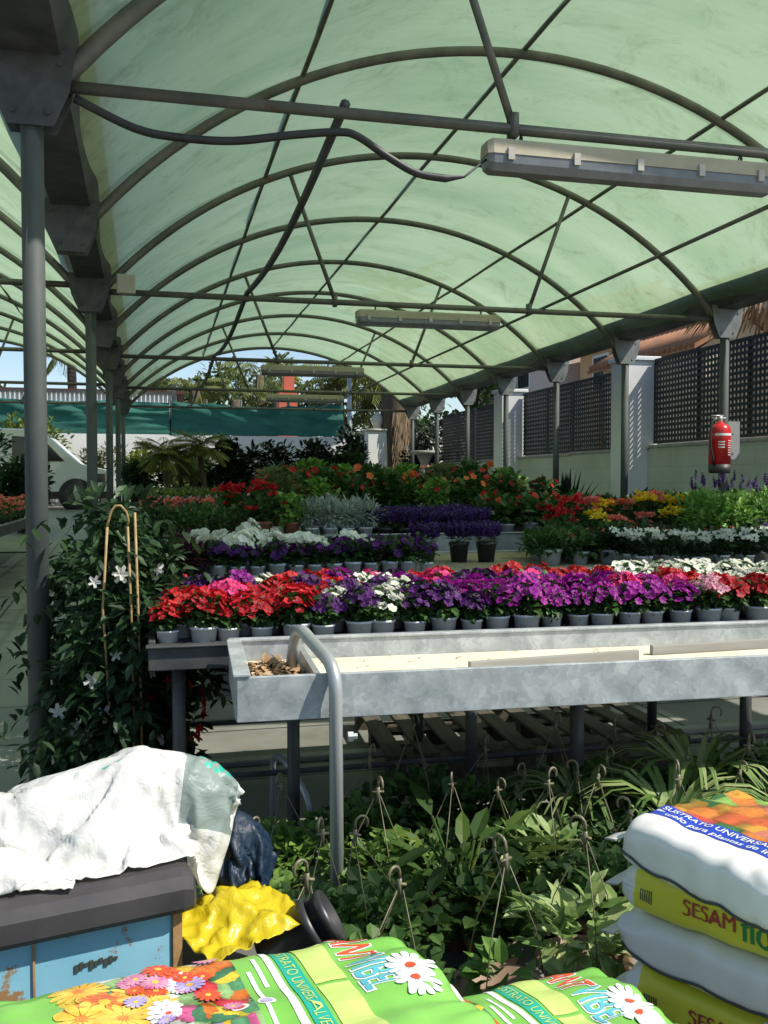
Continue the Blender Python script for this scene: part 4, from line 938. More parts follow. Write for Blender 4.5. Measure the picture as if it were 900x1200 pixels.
def soil_sack(kind, label, loc, rot, L, seed, T=.125):
    sk = Sack(L, .42, T, .4, .008, seed, crumple=.03 if kind == 'top' else .01); t = thing('soil_sack', label, 'sack', loc, rot, 'white and yellow soil sacks')
    if kind == 'top':
        def mfn(x, th):
            p = sk.cross(th, .42, T)
            return 1 if p[1] > 0 and p[0] > -.06 and abs(x) < L * .46 else 0
        obj('film', sk.body(mfn), ['sackwhite', 'floral2'], t, True)
        # blue band along the sack
        decal(sk, 'blue_band', [grid2d(-L * .47, -.125, L * .47, -.062, 40, 3)], lambda a, b: (a, b), 'inkblue', t)
        decal(sk, 'band_lettering', [text2d('SUSTRATO UNIVERSAL PARA', .026, .0003, .38)], lambda a, b: (-L * .42 + a, -.088 + b), 'inkwhite', t, lift=.0024)
        decal(sk, 'band_lettering', [text2d('suelo para plantas de interior', .027, .0003, .36)], lambda a, b: (-L * .36 + a, -.117 + b), 'inkwhite', t, lift=.0024)
        decal(sk, 'yellow_edge', [grid2d(-L * .475, -.06, -L * .455, .19, 2, 16)], lambda a, b: (a, b), 'sackyellow', t)
    elif kind == 'yellow':
        obj('film', sk.body(lambda x, th: 1 if -L * .43 < x < L * .46 else 0), ['sackwhite', 'sackyellow'], t, True)
        side = lambda x0, z0: (lambda a, b: (x0 + a, -(z0 + b)))
        sb = PI      # left long side; d runs clockwise (up), so d = +z
        up = lambda x0, z0: (lambda a, b: (x0 + a, z0 + b))
        decal(sk, 'lettering', [text2d('SESAM', .05, 0, .122) + q for q in ((0, 0), (.0013, .0003), (.0026, .0006))], up(-.135, -.012), 'inkmaroon', t, sb)
        decal(sk, 'lettering', [text2d('flor', .085, 0, .097) + q for q in ((0, 0), (.0016, .0003), (.0032, .0006))], up(.0, -.026), 'inkgreen', t, sb)
        pt_, c_ = daisy(.045, .042, .026, 11); decal(sk, 'flower_emblem', pt_, up(0, 0), 'inkwhite', t, sb); decal(sk, 'flower_emblem', [c_], up(0, 0), 'inkwhite', t, sb, .002)
        decal(sk, 'lettering', [text2d('Em', .06, 0, .068) + q for q in ((0, 0), (.0015, .0003), (.003, .0006))], up(.2, -.036), 'inkgreen', t, sb)
        decal(sk, 'bar_code', [grid2d(q * .006, 0, q * .006 + .003, .035, 1, 4) for q in range(6)], up(-L * .4, -.02), 'inkdark', t, sb)
    else:
        obj('film', sk.body(lambda x, th: 0), 'sackwhite', t, True)
    mb = MB(); pts = [sk.on(-L * .47 + L * .94 * i / 30, -.03 + .006 * math.sin(i * .7) - .02 * (i / 30), PI, .003) for i in range(31)]
    if kind != 'yellow': mb.tube(pts, .0035, 5); obj('seam_fold', mb, 'inkdark', t, True)
    for s in (-1, 1): obj('seam', sk.flap(s), 'sackwhite', t, True)
    return t
S2 = math.atan2(-.857, .515)
soil_sack('top', 'top white soil sack of the pile, with a blue band and printed orange flowers', (1.31, 1.815, .695), SA, .46, 2)
soil_sack('yellow', 'yellow soil sack second from the top of the pile, lettering on its side', (1.4, 1.84, .573), S2, .62, 4)
soil_sack('white', 'plain white soil sack third from the top of the pile, with a dark seam', (1.385, 1.83, .452), S2 - .03, .62, 6)
soil_sack('yellow', 'yellow soil sack at the bottom of the pile, next to the lower green sack', (1.4, 1.82, .333), S2 + .03, .62, 8)
mb = MB(); mb.box(-1.2, .95, 0, .26, 2.12, .56); mb.box(.261, .95, 0, .8, 1.58, .5); mb.box(.981, 1.0, 0, 1.75, 1.98, .27)
struct(obj('counter', mb, mat('dark_concrete', (.14, .135, .12), (.09, .088, .08), 5, .9, 0, .3)))
# ------------------------------------------------------------------ blue box, plastic bags, pots
def painted_blue():
    m, nt, b = nodes('peeling_blue_paint'); f = noise_tex(nt, 9, 8, rough=.7); g = noise_tex(nt, 3, 3); h = noise_tex(nt, 5, 9, rough=.8, stretch=(1, 1, .5))
    c = ramp(nt, g, [(.35, (.2, .46, .6)), (.65, (.3, .58, .7))])
    c = mixed(nt, c, (.3, .17, .07), ramp(nt, f, [(.565, 0.), (.6, 1.)])); c = mixed(nt, c, (.5, .6, .62), ramp(nt, h, [(.56, 0.), (.66, .7)]))
    nt.links.new(c, b.inputs['Base Color']); b.inputs['Roughness'].default_value = .55; bump(nt, b, f, .15); return m
mrust = mat('rust', (.3, .15, .06), (.42, .26, .11), 30, .9)
CA = math.radians(13)
t = thing('metal_box', 'blue painted rusty metal box with a dark lid, under the white plastic bags', 'box', (.03, 1.745, .561), CA)
mb = MB(); mb.box(-.95, .0, 0, -.012, .42, .19); bev(obj('body', mb, painted_blue(), t), .006)
mb = MB(); mb.box(-.014, -.006, 0, .003, .43, .19); mb.box(-.26, -.0045, 0, -.256, -.0008, .19); obj('rusty_edge', mb, mrust, t)
mb = MB()
for j, (yy, zz) in enumerate(((-.03, .19), (-.036, .2), (-.036, .235), (-.026, .256), (-.004, .265), (.43, .265), (.45, .25), (.45, .19))):
    for x in (-.97, .0, .02, .028): 
        k = 0 if x < .02 else (.006 if x < .028 else .02); mb.vert((x, yy + (k if yy < .2 else -k), zz - (k if zz > .22 else 0)))
for j in range(7):
    for i in range(3): mb.face((j * 4 + i, j * 4 + i + 1, (j + 1) * 4 + i + 1, (j + 1) * 4 + i))
mb.face([j * 4 + 3 for j in range(8)]); mb.face([j * 4 for j in range(8)][::-1])
obj('lid', mb, mat('dark_lid', (.035, .032, .035), (.06, .055, .055), 7, .55, 0, .15), t)
mb = MB()
for i in range(9): mb.box(-.19 + i * .0085, -.0028, .108 + .004 * ((i * 7) % 3), -.183 + i * .0085, -.0012, .122 + .003 * ((i * 5) % 2))
obj('worn_stencil', mb, 'inkdark', t)
def crumple(name, label, cat, c, rad, m, seed, amp=.35, f=5, flat=.25, sub=6, skew=(0, 0), group=None):
    bm = bmesh.new(); bmesh.ops.create_icosphere(bm, subdivisions=sub, radius=1)
    fr0 = random.Random(seed); folds = []
    for i in range(5): folds.append((V((fr0.gauss(0, 1), fr0.gauss(0, 1), fr0.gauss(0, 1))).normalized(), f * (.8 + i * .42), fr0.random()))
    dm = sum(.5 / fr_ ** .8 for _, fr_, _p in folds)
    for v in bm.verts:
        p = v.co.copy(); q = V((p.x * rad[0], p.y * rad[1], p.z * rad[2])); s = V((seed * 7.1, seed * 3.3, seed)); fq = q * f
        wv = V((noise.noise(fq + s), noise.noise(fq + s + V((9, 0, 0))), noise.noise(fq + s + V((0, 9, 0)))))
        k = 1 + amp * .55 * noise.noise(fq * .8 + s); d_ = 0
        for (nv, fr_, ph_) in folds:
            u_ = (q + wv * .02).dot(nv) * fr_ + ph_; d_ += abs((u_ % 1) * 2 - 1) / fr_ ** .8
        k += amp * .9 * (d_ - dm) + amp * .12 * (abs(noise.noise(fq * 2.2 + wv * 2 - s)) - .2)
        q *= k; q.z = max(q.z, -rad[2] * flat); q.x += skew[0] * max(0, q.z); v.co = q
    me = bpy.data.meshes.new(name); bm.to_mesh(me); bm.free(); me.materials.append(m)
    me.polygons.foreach_set('use_smooth', [True] * len(me.polygons)); o = bpy.data.objects.new(name, me); COL.objects.link(o); o.location = c
    tag(o, label, cat, group); return o
def plastic(name, c, trans=.3, rough=.3):
    m, nt, b = nodes(name); b.inputs['Base Color'].default_value = rgb(c); b.inputs['Roughness'].default_value = rough
    bump(nt, b, noise_tex(nt, 14, 3, dist=3.5), .35, .012)
    t = nt.nodes.new('ShaderNodeBsdfTranslucent'); t.inputs[0].default_value = rgb(c); mx = nt.nodes.new('ShaderNodeMixShader'); mx.inputs[0].default_value = trans
    nt.links.new(b.outputs[0], mx.inputs[1]); nt.links.new(t.outputs[0], mx.inputs[2]); nt.links.new(mx.outputs[0], nt.nodes['Material Output'].inputs['Surface']); return m
M['bagwhite'] = plastic('white_plastic', (.84, .84, .8), .35); M['bagyellow'] = plastic('yellow_plastic', (.72, .58, .02)); M['bagblue'] = plastic('blue_plastic', (.003, .018, .042), .05, .5); M['bagblack'] = plastic('black_plastic', (.02, .02, .022), 0, .25)
def drape(name, sheet, lumps, boxes, m, parent=None, frames=34, n=70, thick=.0012, seed=1):
    """a thin film dropped over what lies under it; sheet = (centre, size x, size y, turn)"""
    tmp = []
    for (c, r) in lumps:
        bm = bmesh.new(); bmesh.ops.create_icosphere(bm, subdivisions=4, radius=1)
        for v in bm.verts:
            k = 1 + .22 * noise.noise(v.co * 1.9 + V((seed, 0, 0))); v.co = V((v.co.x * r[0] * k + c[0], v.co.y * r[1] * k + c[1], v.co.z * r[2] * k + c[2]))
        me = bpy.data.meshes.new('lump'); bm.to_mesh(me); bm.free(); o = bpy.data.objects.new('lump', me); tmp.append(o)
    for bx in boxes:
        q = MB(); q.box(*bx[:6], 0, bx[6] if len(bx) > 6 else None); o = obj('lump', q, 'bagwhite'); COL.objects.unlink(o); tmp.append(o)
    for o in tmp:
        COL.objects.link(o); o.modifiers.new('c', 'COLLISION'); o.collision.thickness_outer = .004; o.collision.cloth_friction = 18
    c, sx, sy, an = sheet; q = MB(); ny = int(n * sy / sx); rs_ = random.Random(seed)
    for j in range(ny + 1):
        for i in range(n + 1):
            x, y = (i / n - .5) * sx, (j / ny - .5) * sy
            q.vert((c[0] + x * math.cos(an) - y * math.sin(an), c[1] + x * math.sin(an) + y * math.cos(an), c[2] + .03 * noise.noise(V((x * 9, y * 9, seed))) + .012 * noise.noise(V((x * 30, y * 30, seed)))))
    for j in range(ny):
        for i in range(n): k = j * (n + 1) + i; q.face((k, k + 1, k + n + 2, k + n + 1))
    o = obj(name, q, m, None, True); md = o.modifiers.new('film', 'CLOTH'); st = md.settings
    st.quality = 5; st.mass = .08; st.tension_stiffness = 18; st.compression_stiffness = 18; st.shear_stiffness = 8; st.bending_stiffness = .2; st.air_damping = 1.2; st.shrink_min = -.06
    md.collision_settings.use_self_collision = True; md.collision_settings.self_distance_min = .003; md.collision_settings.distance_min = .004; md.collision_settings.collision_quality = 2
    S.frame_start = 1; S.frame_end = 60
    for f in range(1, frames + 1): S.frame_set(f)
    me = bpy.data.meshes.new_from_object(o.evaluated_get(bpy.context.evaluated_depsgraph_get()))
    o.modifiers.clear(); o.data = me; S.frame_set(1)
    for t_ in tmp: bpy.data.objects.remove(t_)
    if thick: sd = o.modifiers.new('thick', 'SOLIDIFY'); sd.thickness = thick
    if parent: o.parent = parent; o.matrix_parent_inverse = Matrix.Translation(V(parent.location)).inverted()
    return o
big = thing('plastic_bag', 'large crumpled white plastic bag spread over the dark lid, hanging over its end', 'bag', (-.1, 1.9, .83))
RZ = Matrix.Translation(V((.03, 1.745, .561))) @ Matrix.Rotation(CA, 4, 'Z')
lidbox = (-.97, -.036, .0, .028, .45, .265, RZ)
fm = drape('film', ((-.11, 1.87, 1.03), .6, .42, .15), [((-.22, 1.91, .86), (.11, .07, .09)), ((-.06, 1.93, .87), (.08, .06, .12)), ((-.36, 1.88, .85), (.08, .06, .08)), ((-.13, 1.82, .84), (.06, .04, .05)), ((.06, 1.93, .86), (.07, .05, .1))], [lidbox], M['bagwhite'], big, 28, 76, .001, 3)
fm.data.materials.append(plastic('shaded_print_panel', (.36, .44, .4), .4, .4)); fm.data.materials.append(M['inkteal'])
for i_, p_ in enumerate(fm.data.polygons):                          # printed part of the bag, its shade painted grey, by sheet row and column
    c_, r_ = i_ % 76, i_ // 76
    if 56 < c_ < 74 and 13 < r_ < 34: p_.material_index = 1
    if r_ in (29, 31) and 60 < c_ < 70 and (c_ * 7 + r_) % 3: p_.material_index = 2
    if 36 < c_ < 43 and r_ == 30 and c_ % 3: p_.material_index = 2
small = thing('plastic_bag', 'smaller white plastic bag at the picture edge, on the front of the lid', 'bag', (-.31, 1.74, .83))
drape('film', ((-.31, 1.76, .95), .3, .22, .25), [((-.3, 1.74, .835), (.09, .045, .045))], [lidbox], M['bagwhite'], small, 24, 44, .001, 8)
ct = (-1.2, .95, .3, .26, 2.12, .56)
yb = thing('plastic_bag', 'crumpled yellow plastic bag between the blue box and the black pots', 'bag', (.12, 1.83, .56))
drape('film', ((.125, 1.82, .745), .25, .25, .6), [((.125, 1.83, .59), (.04, .045, .13))], [ct], M['bagyellow'], yb, 15, 40, .001, 11)
bb = thing('plastic_bag', 'dark blue plastic bag standing behind the yellow bag', 'bag', (.16, 2.03, .56))
drape('film', ((.16, 2.02, .84), .28, .28, .2), [((.16, 2.03, .67), (.055, .055, .14))], [ct], M['bagblue'], bb, 16, 36, .001, 13)
crumple('plastic_bag', 'small black plastic bag under the tipped black pots', 'bag', (.22, 1.75, .575), (.07, .06, .03), M['bagblack'], 15, .8, 9, .45)
t = thing('nursery_pot', 'black plastic nursery pots nested and tipped on their side, beside the yellow bag', 'pot', (.195, 1.8, .6), 0)
t.rotation_euler = (math.radians(12), math.radians(58), math.radians(8))
for nm, r0, z0 in (('outer_pot', .055, 0), ('inner_pot', .05, .035)):
    mb = MB(); mb.lathe([(0, z0), (r0 * .75, z0), (r0 * .8, z0 + .02), (r0 * .98, z0 + .105), (r0 * 1.08, z0 + .106), (r0 * 1.08, z0 + .122), (r0 * .97, z0 + .122), (r0 * .74, z0 + .01), (0, z0 + .008)], n=24); obj(nm, mb, 'potdark', t, True)

# ------------------------------------------------------------------ right boundary wall, pillars, lattice
WX = 7.5
M['greenwall'] = mat('painted_block_wall', (.42, .46, .39), (.34, .37, .31), 1.5, .9, 0, .15)
def blockwall():
    m, nt, b = nodes('painted_blocks'); tc = nt.nodes.new('ShaderNodeTexCoord'); mp = nt.nodes.new('ShaderNodeMapping'); mp.inputs['Rotation'].default_value = (math.radians(90), 0, math.radians(90))
    br = nt.nodes.new('ShaderNodeTexBrick'); br.inputs['Scale'].default_value = 1; br.inputs['Brick Width'].default_value = .5; br.inputs['Row Height'].default_value = .25; br.inputs['Mortar Size'].default_value = .006; br.inputs['Mortar Smooth'].default_value = .6
    br.inputs['Color1'].default_value = (.55, .58, .49, 1); br.inputs['Color2'].default_value = (.52, .55, .46, 1); br.inputs['Mortar'].default_value = (.42, .45, .38, 1)
    sp = nt.nodes.new('ShaderNodeSeparateXYZ'); cb = nt.nodes.new('ShaderNodeCombineXYZ'); nt.links.new(tc.outputs['Object'], sp.inputs[0]); nt.links.new(sp.outputs[1], cb.inputs[0]); nt.links.new(sp.outputs[2], cb.inputs[1])
    nt.links.new(cb.outputs[0], br.inputs['Vector']); f = noise_tex(nt, .9, 8, rough=.7)
    c = mixed(nt, br.outputs['Color'], ramp(nt, f, [(.3, (.78, .78, .74)), (.6, (1.03, 1.03, 1.03))]), 1., 'MULTIPLY')
    nt.links.new(c, b.inputs['Base Color']); b.inputs['Roughness'].default_value = .9; bump(nt, b, br.outputs['Fac'], -.3, .01); return m
mb = MB(); ys = [6.0, 10, 13.14, 16, 18.6, 21, 24.5]
for y0, y1 in zip(ys, ys[1:]): mb.box(WX, y0, 0, WX + .2, y1, 2.05 - .008 * (y0 - 9))
t = thing('boundary_wall', 'pale green painted block wall below the black lattice, right of the roof posts', 'wall', (0, 0, 0))
obj('blockwork', mb, blockwall(), t)
mb = MB()
for y0, y1 in zip(ys, ys[1:]):
    if y0 < 22: mb.box(WX - .03, y0, 2.0505 - .008 * (y0 - 9), WX + .06, y1, 2.10 - .008 * (y0 - 9))
bev(obj('coping', mb, 'concrete', t), .01)
def pillar(y, w, label, x0=WX - .38, zt=3.42):
    t = thing('gate_pillar', label, 'pillar', (x0, y, 0), 0, 'white fence pillars')
    mb = MB(); mb.box(0, 0, gz(y), .55, w, zt); bev(obj('shaft', mb, 'whitewall', t), .01)
    mb = MB(); mb.box(-.04, -.04, zt, .59, w + .04, zt + .07); bev(obj('cap', mb, 'whitewall', t), .012)
pillar(13.2, .5, 'white rendered pillar between the two nearest lattice panels')
pillar(18.6, .5, 'white rendered pillar farther along the fence, with shade stripes')
M['lattice'] = mat('black_lattice', (.018, .022, .02), (.03, .035, .032), 10, .6)
def lattice(y0, y1, label, z0=2.1, z1=3.38, pitch=.085, wd=.045):
    t = thing('lattice_panel', label, 'fence', (WX + .1, y0, z0 - .008 * (y0 - 9)), 0, 'black lattice fence panels'); d = -.008 * (y0 - 9)
    mb = MB(); n = int((y1 - y0) / pitch)
    for i in range(n + 1): y = i * pitch; mb.box(.0, y, 0, .012, y + wd, z1 - z0)
    for i in range(int((z1 - z0) / pitch) + 1): mb.box(-.0125, 0, i * pitch, -.0005, y1 - y0, i * pitch + wd)
    obj('slats', mb, 'lattice', t)
    k = max(1, round((y1 - y0) / 1.3))
    for i in range(k + 1):
        mb = MB(); y = (y1 - y0 - .06) * i / k; mb.box(.013, y, 0, .07, y + .06, z1 - z0 + .02); obj('post', mb, 'lattice', t)
    mb = MB(); mb.box(-.02, 0, z1 - z0 + .021, .075, y1 - y0, z1 - z0 + .05); obj('top_rail', mb, 'lattice', t)
lattice(7.2, 13.15, 'black lattice fence panel on the wall behind the fire extinguisher')
lattice(13.75, 18.55, 'black lattice fence panel on the wall between the two white pillars')
lattice(19.15, 21.6, 'shorter black lattice panel beyond the second white pillar', z1=3.36)
lattice(21.7, 24.4, 'farthest lattice panel, dark with the hedge behind it', z1=3.36)
# fire extinguisher on the post + grey plate behind
t = thing('fire_extinguisher', 'red fire extinguisher with a black base strapped to the second right-hand post', 'fire extinguisher', (6.06, 9.1, 1.62)); t.scale = (1.18, 1.18, 1)
X_ = Matrix.Rotation(math.radians(2), 3, 'Y')
mb = MB(); mb.lathe([(0, .09), (.1, .09), (.1, .46), (.095, .5), (.075, .535), (.035, .555), (.03, .575), (0, .575)], n=24); obj('cylinder', mb, mat('red_enamel', (.62, .03, .03), (.55, .02, .025), 5, .28), t, True)
mb = MB(); mb.lathe([(0, 0), (.092, 0), (.101, .02), (.103, .1), (.1005, .1)], n=24); obj('base', mb, 'black', t, True)
mb = MB(); mb.lathe([(.022, .57), (.025, .6), (.022, .63), (0, .635)], n=12); mb.box(-.09, -.012, .63, .03, .012, .645); mb.box(-.085, -.01, .605, .0, .01, .615); mb.tube([(.02, 0, .61), (.055, 0, .612)], .012, 8); obj('valve', mb, 'tube', t, True)
mb = MB(); mb.tube([(-.03, -.03, .61), (-.11, -.05, .58), (-.135, -.05, .45), (-.125, -.04, .3), (-.1, -.05, .16), (-.095, -.05, .1)], .011, 8); obj('hose', mb, 'black', t, True)
mb = MB()
def ring(z0, z1, a0, a1, r=.1012, n=10):
    for i in range(n):
        a, b = a0 + (a1 - a0) * i / n, a0 + (a1 - a0) * (i + 1) / n
        mb.quad((r * math.cos(a), r * math.sin(a), z0), (r * math.cos(b), r * math.sin(b), z0), (r * math.cos(b), r * math.sin(b), z1), (r * math.cos(a), r * math.sin(a), z1))
ring(.415, .44, -2.6, -.6)
for k in range(7): ring(.2 + k * .026, .207 + k * .026, -1.35, -.75 - .1 * (k % 3))
for k in range(3): ring(.28 + k * .03, .292 + k * .03, -2.3, -1.7)
obj('lettering', mb, 'inkwhite', t)
mb = MB(); mb.box(.096, -.02, .2, .13, .02, .225); mb.box(.096, -.02, .42, .13, .02, .445); obj('strap', mb, 'darksteel', t)
mb = MB(); mb.box(6.27, 9.3, 1.78, 6.45, 9.306, 2.21); o = obj('sign_plate', mb, mat('grey_plate', (.33, .34, .34), (.27, .28, .28), 4, .5)); bev(o, .002); tag(o, 'blank grey sign plate fixed behind the post with the fire extinguisher', 'sign')

# ------------------------------------------------------------------ houses beyond the wall
M['tile'] = mat('roof_tiles', (.36, .17, .09), (.25, .13, .08), 3, .9, 0, .2)
def rendered(name, c): return mat(name, c, tuple(x * .86 for x in c), .6, .9, 0, .12)
def house(label, x, y0, y1, ze, wallm, wins, ridge=1.2, depth=7, over=.45, tiles=True):
    t = thing('house', label, 'house', (x, y0, 0)); w = y1 - y0
    mb = MB(); mb.box(0, 0, 0, depth, w, ze); obj('wall', mb, wallm, t)
    mb = MB(); n = 14
    a = [(-over, ze - .06), (depth / 2, ze + ridge), (depth + over, ze - .06)]
    for s in range(2):
        (xa, za), (xb, zb) = a[s], a[s + 1]
        for dz in (0, .1):
            mb.quad((xa, -over, za + dz), (xb, -over, zb + dz), (xb, w + over, zb + dz), (xa, w + over, za + dz))
        mb.quad((xa, -over, za), (xa, w + over, za), (xa, w + over, za + .1), (xa, -over, za + .1)); mb.quad((xa, -over, za), (xb, -over, zb), (xb, -over, zb + .1), (xa, -over, za + .1))
    rf = obj('roof', mb, 'tile', t)
    mb = MB(); (xa, za), (xb, zb) = a[0], a[1]; k = int((w + 2 * over) / .22)
    for i in range(k):
        y = -over + .11 + i * .22; mb.tube([(xa - .05, y, za + .11), (xb, y, zb + .11)], .075, 6)
    mb.tube([(xb, -over, zb + .14), (xb, w + over, zb + .14)], .13, 8); obj('tile_ribs', mb, 'tile', rf, True)
    mb = MB(); mb.quad((0.001, 0, ze), (depth - .001, 0, ze), (depth / 2, 0, ze + ridge), (depth / 2, 0, ze + ridge)); obj('gable', mb, wallm, t)
    for (face, p, z, ww, hh) in wins:
        if face == 'x': bx = lambda e, d0, d1, zz0=0, zz1=0: (-d1, p - ww / 2 - e, z - hh / 2 - e, -d0, p + ww / 2 + e, z + hh / 2 + e)
        else: bx = lambda e, d0, d1: (p - ww / 2 - e, -d1, z - hh / 2 - e, p + ww / 2 + e, -d0, z + hh / 2 + e)
        mb = MB(); mb.box(*bx(.09, .001, .05)); wn = obj('window', mb, 'whitewall', t)
        mb = MB(); mb.box(*bx(0, .051, .06)); obj('pane', mb, mat('window_glass', (.03, .035, .04), (.05, .055, .06), 3, .15), wn)
        mb = MB()
        if face == 'x':
            for q in range(4): yy = p - ww / 2 + ww * (q + .5) / 4; mb.tube([(-.09, yy, z - hh / 2), (-.09, yy, z + hh / 2)], .014, 5)
        else:
            for q in range(4): xx = p - ww / 2 + ww * (q + .5) / 4; mb.tube([(xx, -.09, z - hh / 2), (xx, -.09, z + hh / 2)], .014, 5)
        obj('window_bars', mb, 'darksteel', wn)
    return t
morange = rendered('ochre_render', (.62, .38, .2)); mpink = rendered('pale_pink_render', (.68, .56, .5)); mcream = rendered('cream_render', (.72, .6, .42))
house('ochre house with barred windows, its tiled roof just above the lattice by the thatched sunshade', 13.5, 14.0, 19.2, 5.9, morange, (('x', 2.2, 5.0, .9, 1.0), ('x', 4.3, 5.0, .7, .9), ('y', 1.5, 4.9, .9, 1.0)), .9)
house('low cream outbuilding with a tiled lean-to roof in front of the ochre house', 11.2, 17.6, 22.0, 4.35, mcream, (('x', 2.2, 3.6, .8, .8),), .7, 2.2, .3)
house('ochre house with a terracotta eave between the second and third posts', 13.2, 22.6, 27.5, 5.7, morange, (('x', 1.5, 4.8, .9, 1.0), ('x', 3.4, 4.8, .9, 1.0)), .8)
house('pale pink house wall seen left of the terracotta roofs', 12.6, 28.2, 37, 6.9, mpink, (('x', 2.5, 5.4, 1.0, 1.2), ('y', 2.4, 5.2, 1.0, 1.2)), 1.0)
t = thing('thatched_parasol', 'straw thatched sunshade roof rising above the lattice at the right edge', 'sunshade', (10.7, 14.3, 0))
mb = MB(); mb.tube([(0, 0, 0), (0, 0, 5.3)], .07, 8); obj('pole', mb, 'trunk', t, True); mb = MB()
for i in range(900):
    an = R.random() * 6.28; q = math.sqrt(R.random()); b = V((math.cos(an) * q * 1.5, math.sin(an) * q * 1.5, 5.5 - q * .95)); mb.leaf(b, V((math.cos(an), math.sin(an), -.75)), V((0, 0, 1)), R.uniform(.3, .5), .05)
obj('thatch', mb, 'deadfrond', t)

# ------------------------------------------------------------------ trees and planting
def tree(name, label, loc, h, rad, leafm, seed, n=2600, L_=.28, W_=.16, trunk=.16, blobs=14, group=None, low=.35):
    rs = random.Random(seed); t = thing(name, label, 'tree', loc, 0, group); mb = MB()
    mb.tube([(0, 0, 0), (.05, .03, h * .3), (-.04, .05, h * .55)], [trunk, trunk * .75, trunk * .5], 9)
    cs = []
    for i in range(blobs):
        an = rs.random() * 6.28; q = math.sqrt(rs.random()); z = h * (low + (1 - low) * rs.random()); k = 1 - abs((z / h - .62)) * 1.1
        c = V((math.cos(an) * q * rad * k, math.sin(an) * q * rad * k, z - rad * .2)); cs.append(c); mb.tube([(0, 0, h * .42), c * .6 + V((0, 0, h * .22)), c], [trunk * .4, trunk * .25, .02], 6)
    obj('trunk', mb, 'trunk', t, True); mb = MB()
    for c in cs: mb.cloud(n // blobs, c, (rad * rs.uniform(.3, .5), rad * rs.uniform(.3, .5), rad * rs.uniform(.22, .38)), L_, W_, 0, .3, .2, rs)
    obj('crown', mb, leafm, t); return t
def palm(label, loc, h, fl, n, leafm, seed, trunk=.14, group='palms', droop=.16, fan=False, skirt=False, name='palm_tree'):
    rs = random.Random(seed); t = thing(name, label, 'palm', loc, 0, group); mb = MB(); k = 9
    pts = [(.05 * math.sin(i * .6), .04 * i / k, h * i / k) for i in range(k + 1)]; mb.tube(pts, [trunk * (1.15 - .3 * i / k) * (1 + .06 * (i % 2)) for i in range(k + 1)], 10); obj('trunk', mb, 'trunk', t, True)
    mb = MB(); top = V(pts[-1])
    for i in range(n):
        an = i * 2.4 + rs.uniform(-.2, .2); el = rs.uniform(-.5, 1.3); d = V((math.cos(an), math.sin(an), el)).normalized(); p = top.copy(); st = fl / 9; r = rs.random(); pr = p
        for q in range(9):
            pr = p; p = p + d * st; d = (d + V((0, 0, -droop))).normalized(); sd = d.cross(V((0, 0, 1)));
            if sd.length < .01: sd = V((1, 0, 0))
            sd.normalize(); ll = fl * .3 * math.sin(PI * (q + 1.2) / 10.5)
            if fan and q < 5: continue
            for s in (-1, 1):
                for f in (.25, .75): mb.leaf(pr.lerp(p, f), sd * s + d * .7 + V((0, 0, -.25)), V((0, 0, 1)), ll * (1.25 if fan else 1), .035 * fl, 0, .1, .2, r)
            mb.quad(pr - sd * .012 * fl, pr + sd * .012 * fl, p + sd * .01 * fl, p - sd * .01 * fl, 0, r)
    obj('crown', mb, leafm, t)
    if skirt:
        mb = MB()
        for i in range(260): an = rs.random() * 6.28; z = h * rs.uniform(.72, .98); mb.leaf(V((math.cos(an) * trunk, math.sin(an) * trunk, z)), V((math.cos(an) * .5, math.sin(an) * .5, -1)), V((math.cos(an), math.sin(an), 0)), fl * .4, .12)
        obj('dead_fronds', mb, 'deadfrond', t)
    return t
G = .8
palm('tall fan palm against the sky left of the steel posts', (-3.6, 42, G), 6.6, 1.7, 34, 'frond', 1, .2, fan=True)
palm('fan palm behind the green netting, left of the arch opening', (1.6, 41, G), 4.6, 1.7, 30, 'frond', 2, .2, fan=True)
palm('fan palm behind the netting near the middle of the arch opening', (4.6, 43, G), 5.6, 2.0, 36, 'frond', 3, .22, fan=True)
palm('drooping feather palm right of the terracotta chimney', (8.0, 41, G), 5.2, 2.3, 30, 'frond', 4, .2)
palm('feather palm at the right edge of the arch opening, beside the metal pole', (9.6, 39, G), 4.9, 2.4, 30, 'frond', 5, .2)
palm('short fan palm left of the terracotta chimney', (3.1, 38, G), 4.0, 1.5, 28, 'frond', 6, .2, fan=True)
tree('broadleaf_tree', 'bushy green tree behind the netting, left part of the arch opening', (.4, 46, G), 6.0, 3.0, 'leafolive', 21, 3400, .35, .2)
tree('broadleaf_tree', 'wide olive green tree behind the netting at the centre of the arch opening', (4.2, 47, G), 6.7, 3.4, 'leafolive', 22, 4200, .35, .2)
tree('broadleaf_tree', 'green tree behind the terracotta chimney', (7.2, 47, G), 6.4, 2.9, 'leafolive', 23, 3400, .35, .2)
tree('broadleaf_tree', 'yellowish tree behind the metal pole, right side of the arch opening', (10.8, 46, G), 6.8, 2.8, 'leafolive', 24, 2400, .35, .2)
tree('broadleaf_tree', 'sunlit light green tree above the fence, right of the big dark trunk', (11.5, 33, G), 7.2, 2.6, 'leafbright', 25, 2400, .32, .18)
tree('broadleaf_tree', 'small tree seen through the arch of the neighbouring tunnel, far left', (-8, 44, G), 5.3, 2.6, 'leafolive', 26, 1800, .35, .2)
